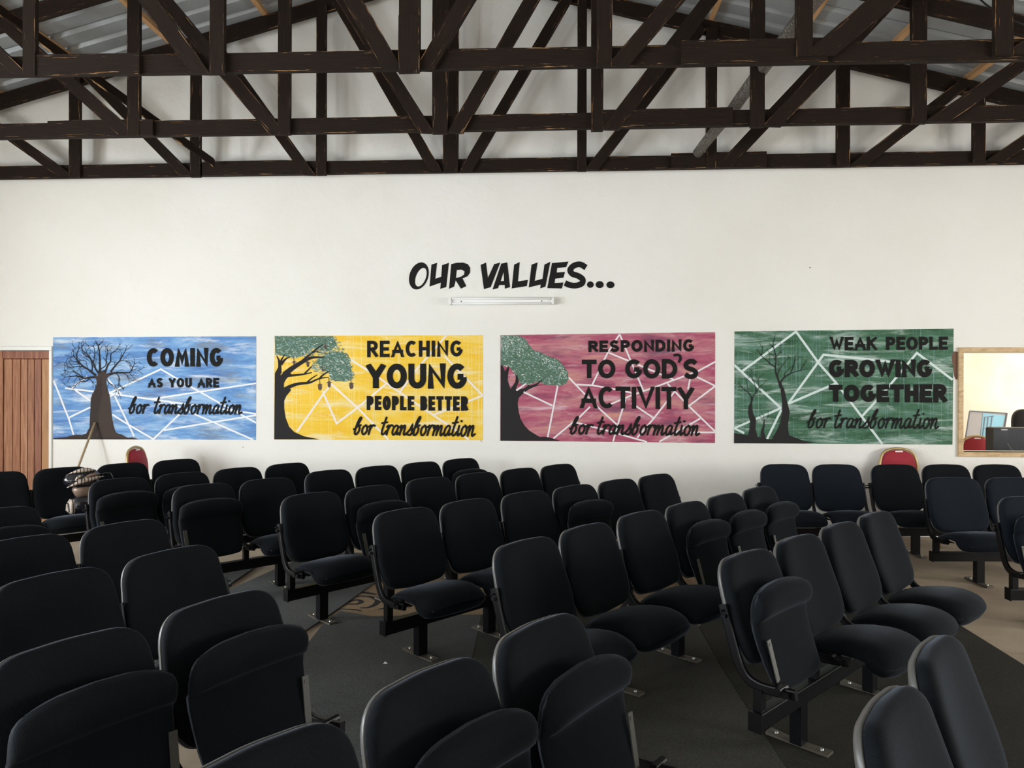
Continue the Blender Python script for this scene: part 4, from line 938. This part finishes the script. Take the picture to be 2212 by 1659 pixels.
# ------------------------------------------------------------------ beam seating
PITCH = .53; SC0 = .2155                 # seat pitch; first back's centre measured from its top left corner
LEAN = Vector((0, -.32, .947)); LN = Vector((0, .947, .32))
def outline(n=8): return round_poly([(-.228, .0), (0, -.02), (.228, .0), (.262, .15), (.231, .468), (0, .479), (-.231, .468), (-.262, .15)], [.12, .5, .12, .3, .125, .9, .125, .3], n)
def back_pt(x, s, d): c = Vector((x, -.095, .42))+LEAN*s+LN*(d+.42*x*x-.035*math.sin(math.pi*min(max(s/.475, 0), 1))*.4); return c
out = outline(); sc_ = .235
def rg(k, d): return [back_pt(a.x*k, sc_+(a.y-sc_)*(1-(1-k)*1.0), d) for a in out]
def shrink(e, d):
    kx = 1-e/.25; ky = 1-e/.245; return [back_pt(a.x*kx, sc_+(a.y-sc_)*ky, d) for a in out]
CUSH = MB().loft([shrink(.004, -.001), shrink(.0015, .008), shrink(.001, .02), shrink(.004, .033), shrink(.012, .044), shrink(.028, .052), shrink(.06, .057), shrink(.11, .059), shrink(.17, .060), shrink(.22, .060)]).mesh('backrest', [M['fabric']], True)
CUSHN = CUSH.copy(); CUSHN.materials.clear(); CUSHN.materials.append(M['navy'])
SHELL = MB().loft([shrink(.10, -.03), shrink(.03, -.03), shrink(.008, -.024), shrink(.0, -.016), shrink(-.0005, -.005), shrink(.0, -.002), shrink(.008, .0)]).mesh('back_shell', [M['shell']], True)
SEC = [(-.088, .17, .394, .382), (-.084, .197, .402, .372), (-.072, .212, .410, .368), (-.03, .220, .428, .370), (.04, .228, .450, .380), (.12, .233, .468, .388), (.19, .238, .475, .388), (.232, .240, .475, .380), (.252, .241, .474, .352), (.285, .241, .469, .336), (.32, .240, .458, .331), (.345, .236, .444, .338), (.360, .230, .428, .350), (.370, .216, .410, .370), (.374, .195, .402, .380)]
def seatring(y, w, zt_s, zb, n=28):
    r_ = []
    zc = (zt_s+zb)/2; hh = (zt_s-zb)/2
    for j in range(n):
        a_ = 2*math.pi*j/n; c_, s_ = math.cos(a_), math.sin(a_)
        ex = .46 if s_ > 0 else .36
        X = w*math.copysign(abs(c_)**ex, c_); Z = hh*math.copysign(abs(s_)**(.8 if s_ > 0 else .5), s_)
        yy_ = y - .045*(abs(X)/.24)**2.6*(max(0, y-.2)/.17) + 0.02*(abs(X)/.24)**2*(1 if y < -.05 else 0)
        r_.append((X, yy_, zc+Z-.022*(abs(X)/.24)**2.5*(1 if s_ > 0 else .2)))
    return r_
# refine sections by interpolation so the cushion reads as one soft form
SS = []
for i in range(len(SEC)-1):
    SS.append(SEC[i]); SS.append(tuple((SEC[i][k_]+SEC[i+1][k_])/2 for k_ in range(4)))
SS.append(SEC[-1])
SEAT = MB().loft([seatring(*s_) for s_ in reversed(SS)]).mesh('seat', [M['fabric']], True)
SEATN = SEAT.copy(); SEATN.materials.clear(); SEATN.materials.append(M['navy'])
STRAP = MB()
STRAP.box(-.014, .014, -.03, .15, .372, .377)
STRAP.box(-.006, .006, .125, .137, .370, .372)
STRAP = STRAP.mesh('hinge_strap', [M['strap']])
def sweep_bracket():
    path = catmull([(-.178, .69), (-.150, .60), (-.118, .50), (-.092, .435), (-.055, .392), (.0, .374), (.07, .375), (.165, .386)], 5)
    n = len(path); rings = []
    for i, p in enumerate(path):
        t_ = (path[min(i+1, n-1)]-path[max(i-1, 0)]).normalized(); nn = Vector((-t_.y, t_.x)); hw = .021
        pr_ = round_poly([(-.0115, -hw), (.0115, -hw), (.0115, hw), (-.0115, hw)], [.007]*4, 2)
        rings.append([(q_.x, p.x+nn.x*q_.y, p.y+nn.y*q_.y) for q_ in pr_])
    mb = MB().loft(rings)
    mb.tube([(-.035, -.170, .668), (.035, -.170, .668)], .005, 6)                       # fixing bolt through the back
    mb.box(-.03, .03, -.172, -.150, .640, .655)
    mb.tube([(-.036, .10, .392), (.036, .10, .392)], .016, 8); mb.box(-.032, .032, .085, .145, .372, .395)
    return mb.mesh('side_bracket', [M['metal']])
BRK = sweep_bracket()
POST = MB().box(-.02, .02, -.02, .02, .262, .365).mesh('bracket_post', [M['metal']])
LEG = MB().box(-.033, .033, -.028, .028, .005, .195).mesh('leg', [M['metal']])
_fp = MB()
for y0, y1, z0, z1 in ((-.15, -.05, .012, .004), (-.05, .05, .004, .004), (.05, .15, .004, .010)):
    _fp.add([(-.03, y0, 0), (.03, y0, 0), (.03, y1, 0), (-.03, y1, 0), (-.03, y0, z0+.003), (.03, y0, z0+.003), (.03, y1, z1+.003), (-.03, y1, z1+.003)], BOXF)
FOOT = _fp.mesh('foot_plate', [M['plate']])
BOLT = MB().tube([(0, 0, .0), (0, 0, .018)], .009, 8).mesh('anchor_bolt', [M['bolt']], True)
BEAMS = {}
def beam_mesh(n):
    if n not in BEAMS:
        L = PITCH*n; mb = MB(); prf = round_poly([(-.028, .19), (.028, .19), (.028, .268), (-.028, .268)], [.005]*4, 2)
        mb.loft([[(x_, a.x, a.y) for a in prf] for x_ in (-.035, L+.035)])
        mb.box(-.042, -.034, -.031, .031, .187, .271); mb.box(L+.034, L+.042, -.031, .031, .187, .271)
        BEAMS[n] = mb.mesh('beam', [M['metal']])
    return BEAMS[n]
GAP = .257
def unit(x, y, ang, n, folded, legs, label, navy=False, strap_right=False):
    """x, y = top left corner of the first back in camera-aligned coordinates; ang = direction of the row"""
    a_ = R(ang); along = Vector((math.cos(a_), math.sin(a_))); perp = Vector((math.sin(a_), -math.cos(a_)))
    o2 = Vector((x, y))+along*(SC0-PITCH/2)+perp*GAP
    wx, wy = c2w(o2.x, o2.y)
    # local +x along the row, local +y towards the front of the seats
    root = empty('beam_seating', (wx, wy, .013), 0)
    ax = Vector((*c2w(*along), 0)); ay = Vector((*c2w(*perp), 0))
    mw = Matrix.Identity(4)
    # keep it a rotation: x axis must be ay x z
    ax = ay.cross(Vector((0, 0, 1)))
    flip = ax.dot(Vector((*c2w(*along), 0))) < 0
    for i in range(3): mw[i][0] = ax[i]; mw[i][1] = ay[i]; mw[i][3] = (wx, wy, .013 if y < 5.5 else .006)[i]
    root.matrix_world = mw
    sg = -1 if flip else 1
    tag(root, label, 'seating', 'rows of black beam seating')
    def put(name, me, x_, parent=root, **kw):
        o = bpy.data.objects.new(name, me); COL.objects.link(o); o.parent = parent; o.location = (sg*x_, 0, 0); return o
    b = put('beam', beam_mesh(n), 0)
    if flip: b.location.x = -PITCH*n
    for i in range(n+1): put('side_bracket', BRK, i*PITCH)
    for i in range(n+1): put('bracket_post', POST, i*PITCH)
    for lx in legs:
        l = put('leg', LEG, lx)
        fp_ = bpy.data.objects.new('foot_plate', FOOT); COL.objects.link(fp_); fp_.parent = l
        for by in (-.11, .11):
            bo = bpy.data.objects.new('anchor_bolt', BOLT); COL.objects.link(bo); bo.parent = l; bo.location = (0, by, 0)
    for i in range(n):
        cx_ = (i+.5)*PITCH
        bk_ = put('backrest', CUSHN if navy else CUSH, cx_)
        jit = Matrix.Rotation(R(random.uniform(-.8, .8)), 4, 'X'); 
        sh = bpy.data.objects.new('back_shell', SHELL); COL.objects.link(sh); sh.parent = bk_
        s_ = put('seat', SEATN if navy else SEAT, cx_)
        if i in folded:
            ph = R(102.5+random.uniform(-1.5, 1.5)); s_.rotation_euler = (ph, 0, 0)
            y0, z0 = -.085, .385; ry_, rz_ = y0*math.cos(ph)-z0*math.sin(ph), y0*math.sin(ph)+z0*math.cos(ph)
            s_.location = (sg*cx_, .055-ry_, .335-rz_)
        for sx in (sg*(1 if strap_right else -1),):
            st_ = bpy.data.objects.new('hinge_strap', STRAP); COL.objects.link(st_); st_.parent = s_; st_.location = (sx*.2, 0, 0); st_.rotation_euler = (0, 0, sx*R(-4))
    return root
L2, L3, L4 = [.24, .82], [.37, 1.22], [.37, 1.75]
def U(*a, **k): return unit(*a, **k)
UN = [
 ('B', -4.893, 6.446, 45.4, 4, [], L4, 'black beam seating nearest the wooden door, a striped bag on one seat'),
 ('C', -3.539, 6.033, 48.1, 4, [0, 1], L4, 'black beam seating in front of the bag, its first two seats tipped up'),
 ('Da', -2.686, 5.711, 41.7, 2, [0], L2, 'two-seat black beam seating left of centre, left seat tipped up and right seat down'),
 ('Db', -1.918, 6.662, 43.0, 4, [3], L4, 'black beam seating ending nearest the end wall, its farthest seat tipped up'),
 ('Ea', -1.671, 5.194, 45.3, 2, [1], L2, 'two-seat black beam seating left of centre, left seat down and right seat tipped up'),
 ('Eb', -0.914, 6.141, 41.8, 4, [], L4, 'four-seat black beam seating in the middle back, all seats down below the crimson mural'),
 ('Fa', -0.881, 4.532, 44.2, 2, [], L2, 'two-seat black beam seating in the centre with both seats down beside the patterned rug'),
 ('Fb', -0.092, 5.298, 41.6, 4, [1], L4, 'four-seat black beam seating in the centre back with only its second seat tipped up'),
 ('Ga', -0.110, 3.600, 48.0, 2, [], L2, 'two-seat black beam seating right of the aisle, both large seats down'),
 ('Gb', 0.628, 4.435, 44.8, 4, [1, 2, 3], L4, 'four-seat black beam seating with three seats in a line tipped up'),
 ('H', 0.942, 3.355, 42.9, 4, [0], [.37, 1.22, 1.95], 'four-seat black beam seating at right, near end seat tipped up, three seats down'),
 ('J', 2.575, 7.440, -.6, 2, [], L2, 'two-seat navy beam seating facing the camera in front of the green mural'),
 ('J2', 3.708, 7.440, 1.0, 3, [], L3, 'three-seat black beam seating in front of the red chair at the back right'),
 ('P', 3.680, 6.420, 0.5, 3, [], L3, 'navy beam seating second from the back wall at the right edge'),
 ('Q', 3.560, 5.290, 0.0, 2, [0], L2, 'navy beam seating cut by the right edge, its seat tipped up'),
 ('K', -2.732, 3.610, 53.5, 2, [], L2, 'two-seat black beam seating at left in front of the farthest left row'),
 ('M', -2.106, 2.900, 56.4, 2, [], L2, 'two-seat black beam seating at left, third from the front, backs only visible'),
 ('N', -1.549, 2.115, 56.3, 2, [0, 1], L2, 'two-seat black beam seating at the front left with both seats tipped up'),
 ('A', -0.729, 1.460, 51.9, 3, [1, 2], L3, 'three-seat black beam seating at the bottom centre, two seats tipped up'),
 ('I', 0.79, 1.70, 48.7, 2, [], L2, 'two-seat black beam seating in the bottom right corner, seen edge-on'),
]
for nm, x, y, a_, n, fo, lg, lb in UN: U(x, y, a_, n, fo, lg, lb, navy=nm in ('J', 'P', 'Q'), strap_right=nm in ('N', 'A'))
# row cut by the left edge: its last back ends at pixel (70, 1099)
zz_ = FPX*.835/(1099-832+2); xx_ = (70-1106)/FPX*zz_
aL = R(52); U(xx_-(PITCH+.431)*math.cos(aL), zz_-(PITCH+.431)*math.sin(aL), 52, 2, [0, 1], L2, 'black beam seating cut by the left edge, tipped-up seat below the door')

# ------------------------------------------------------------------ broom and bag
tp = onY(205, 913, YW-.030); bt = onZ(128, 1150, .03)
bt = Vector((tp.x-.045, YW-.62, .03))
br = empty('broom', bt); tag(br, 'broom with a wooden stick leaning on the wall over the blue mural', 'broom')
MB().tube([(0, 0, .10), tp-bt], .0125, 10).build('broom_stick', M['handle'], br, True)
MB().box(-.14, .14, -.025, .025, .06, .11).build('broom_head', M['handle'], br)
MB().box(-.135, .135, -.022, .022, -.02, .06).build('bristles', M['bristle'], br)
# bag on the second seat of the back left row
aB = R(45.4); al = Vector((math.cos(aB), math.sin(aB))); pe = Vector((math.sin(aB), -math.cos(aB)))
q_ = Vector((-4.893, 6.446))+al*(SC0+PITCH*1.0+.12)+pe*(GAP-.02)
bx, by = c2w(q_.x, q_.y)
bg_ = empty('striped_handbag', (bx+.03, by, .448), math.atan2(*reversed(c2w(*al)))); tag(bg_, 'black patent handbag with striped cloth trim slumped on a seat by the broom', 'bag')
def blob(rings_, n=18):
    rs = []
    for (cx_, cy_, z, rx_, ry_) in rings_:
        rs.append([(cx_+rx_*math.copysign(abs(math.cos(t_))**.75, math.cos(t_))*(1+.05*math.sin(5*t_+z*40)), cy_+ry_*math.copysign(abs(math.sin(t_))**.75, math.sin(t_))*(1+.05*math.sin(4*t_+z*31)), z) for t_ in [2*math.pi*j/n for j in range(n)]])
    return rs
MB().loft(blob([(0, 0, 0, .12, .08), (0, 0, .01, .155, .1), (0, 0, .08, .165, .105), (0, 0, .15, .15, .095), (.0, 0, .18, .13, .085), (.01, 0, .20, .10, .07)])).build('lower_pouch', M['patent'], bg_, True)
MB().loft(blob([(-.13, 0, .02, .03, .07), (-.14, 0, .05, .045, .09), (-.14, 0, .12, .04, .085), (-.12, 0, .17, .03, .06)])).build('side_gusset', M['stripe'], bg_, True)
MB().loft(blob([(.01, 0, .19, .10, .07), (.01, -.01, .22, .125, .08), (.0, -.01, .27, .13, .085), (.0, -.01, .30, .12, .08)])).build('crumpled_cloth', M['bagbrown'], bg_, True)
MB().loft(blob([(.01, 0, .29, .13, .08), (-.03, -.01, .33, .175, .095), (-.04, -.01, .39, .185, .10), (-.02, 0, .44, .16, .09), (.0, 0, .475, .10, .06), (0, 0, .485, .03, .02)])).build('upper_body', M['patent'], bg_, True)
def leafp(p0, p1, w, y, mt, name):
    p0 = Vector(p0); p1 = Vector(p1); t_ = p1-p0; nn = Vector((-t_.y, t_.x)).normalized(); mb = MB(); n = 10; top = []; 
    rings = []
    for i in range(n+1):
        s_ = i/n; c_ = p0+t_*s_+nn*.02*math.sin(math.pi*s_); hw = w*math.sin(math.pi*min(max(s_, .03), .97)); yb = y+.035*(2*s_-1)**2
        rings.append([(c_.x+nn.x*hw, yb, c_.y+nn.y*hw), (c_.x, yb-.014, c_.y), (c_.x-nn.x*hw, yb, c_.y-nn.y*hw), (c_.x, yb+.012, c_.y)])
    mb.loft(rings).build(name, mt, bg_, True)
# local -y is the side that faces the camera/front: strips of striped cloth
for y_ in (-.115,):
    leafp((-.20, .31), (.17, .40), .030, y_, M['stripe'], 'striped_strip'); leafp((-.17, .455), (.10, .47), .026, y_+.03, M['stripe'], 'striped_strip')
    leafp((-.13, .37), (-.04, .43), .015, y_-.005, M['stripe'], 'bow'); leafp((-.13, .38), (-.03, .345), .015, y_-.005, M['stripe'], 'bow')
    leafp((-.06, .385), (.14, .43), .018, y_, M['bagbrown'], 'satin_fold')
MB().tube([(.15, 0, .40), (.20, -.01, .43), (.26, -.02, .42), (.29, -.02, .36), (.26, -.02, .34)], .008, 6).build('handle', M['patent'], bg_, True)
# the bag faces the front of the seats
bg_.scale = (.84, .84, .88); bg_.location.z -= .0

# litter on the carpet
o = MB().add([(0, 0, 0), (.03, .005, 0), (.012, .03, 0), (.012, .01, .012)], [(0, 2, 1), (0, 1, 3), (1, 2, 3), (2, 0, 3)]).build('scrap_of_paper', M['desk']); o.location = onZ(827, 1434, .0135); tag(o, 'tiny pale scrap of paper on the grey aisle carpet', 'litter')
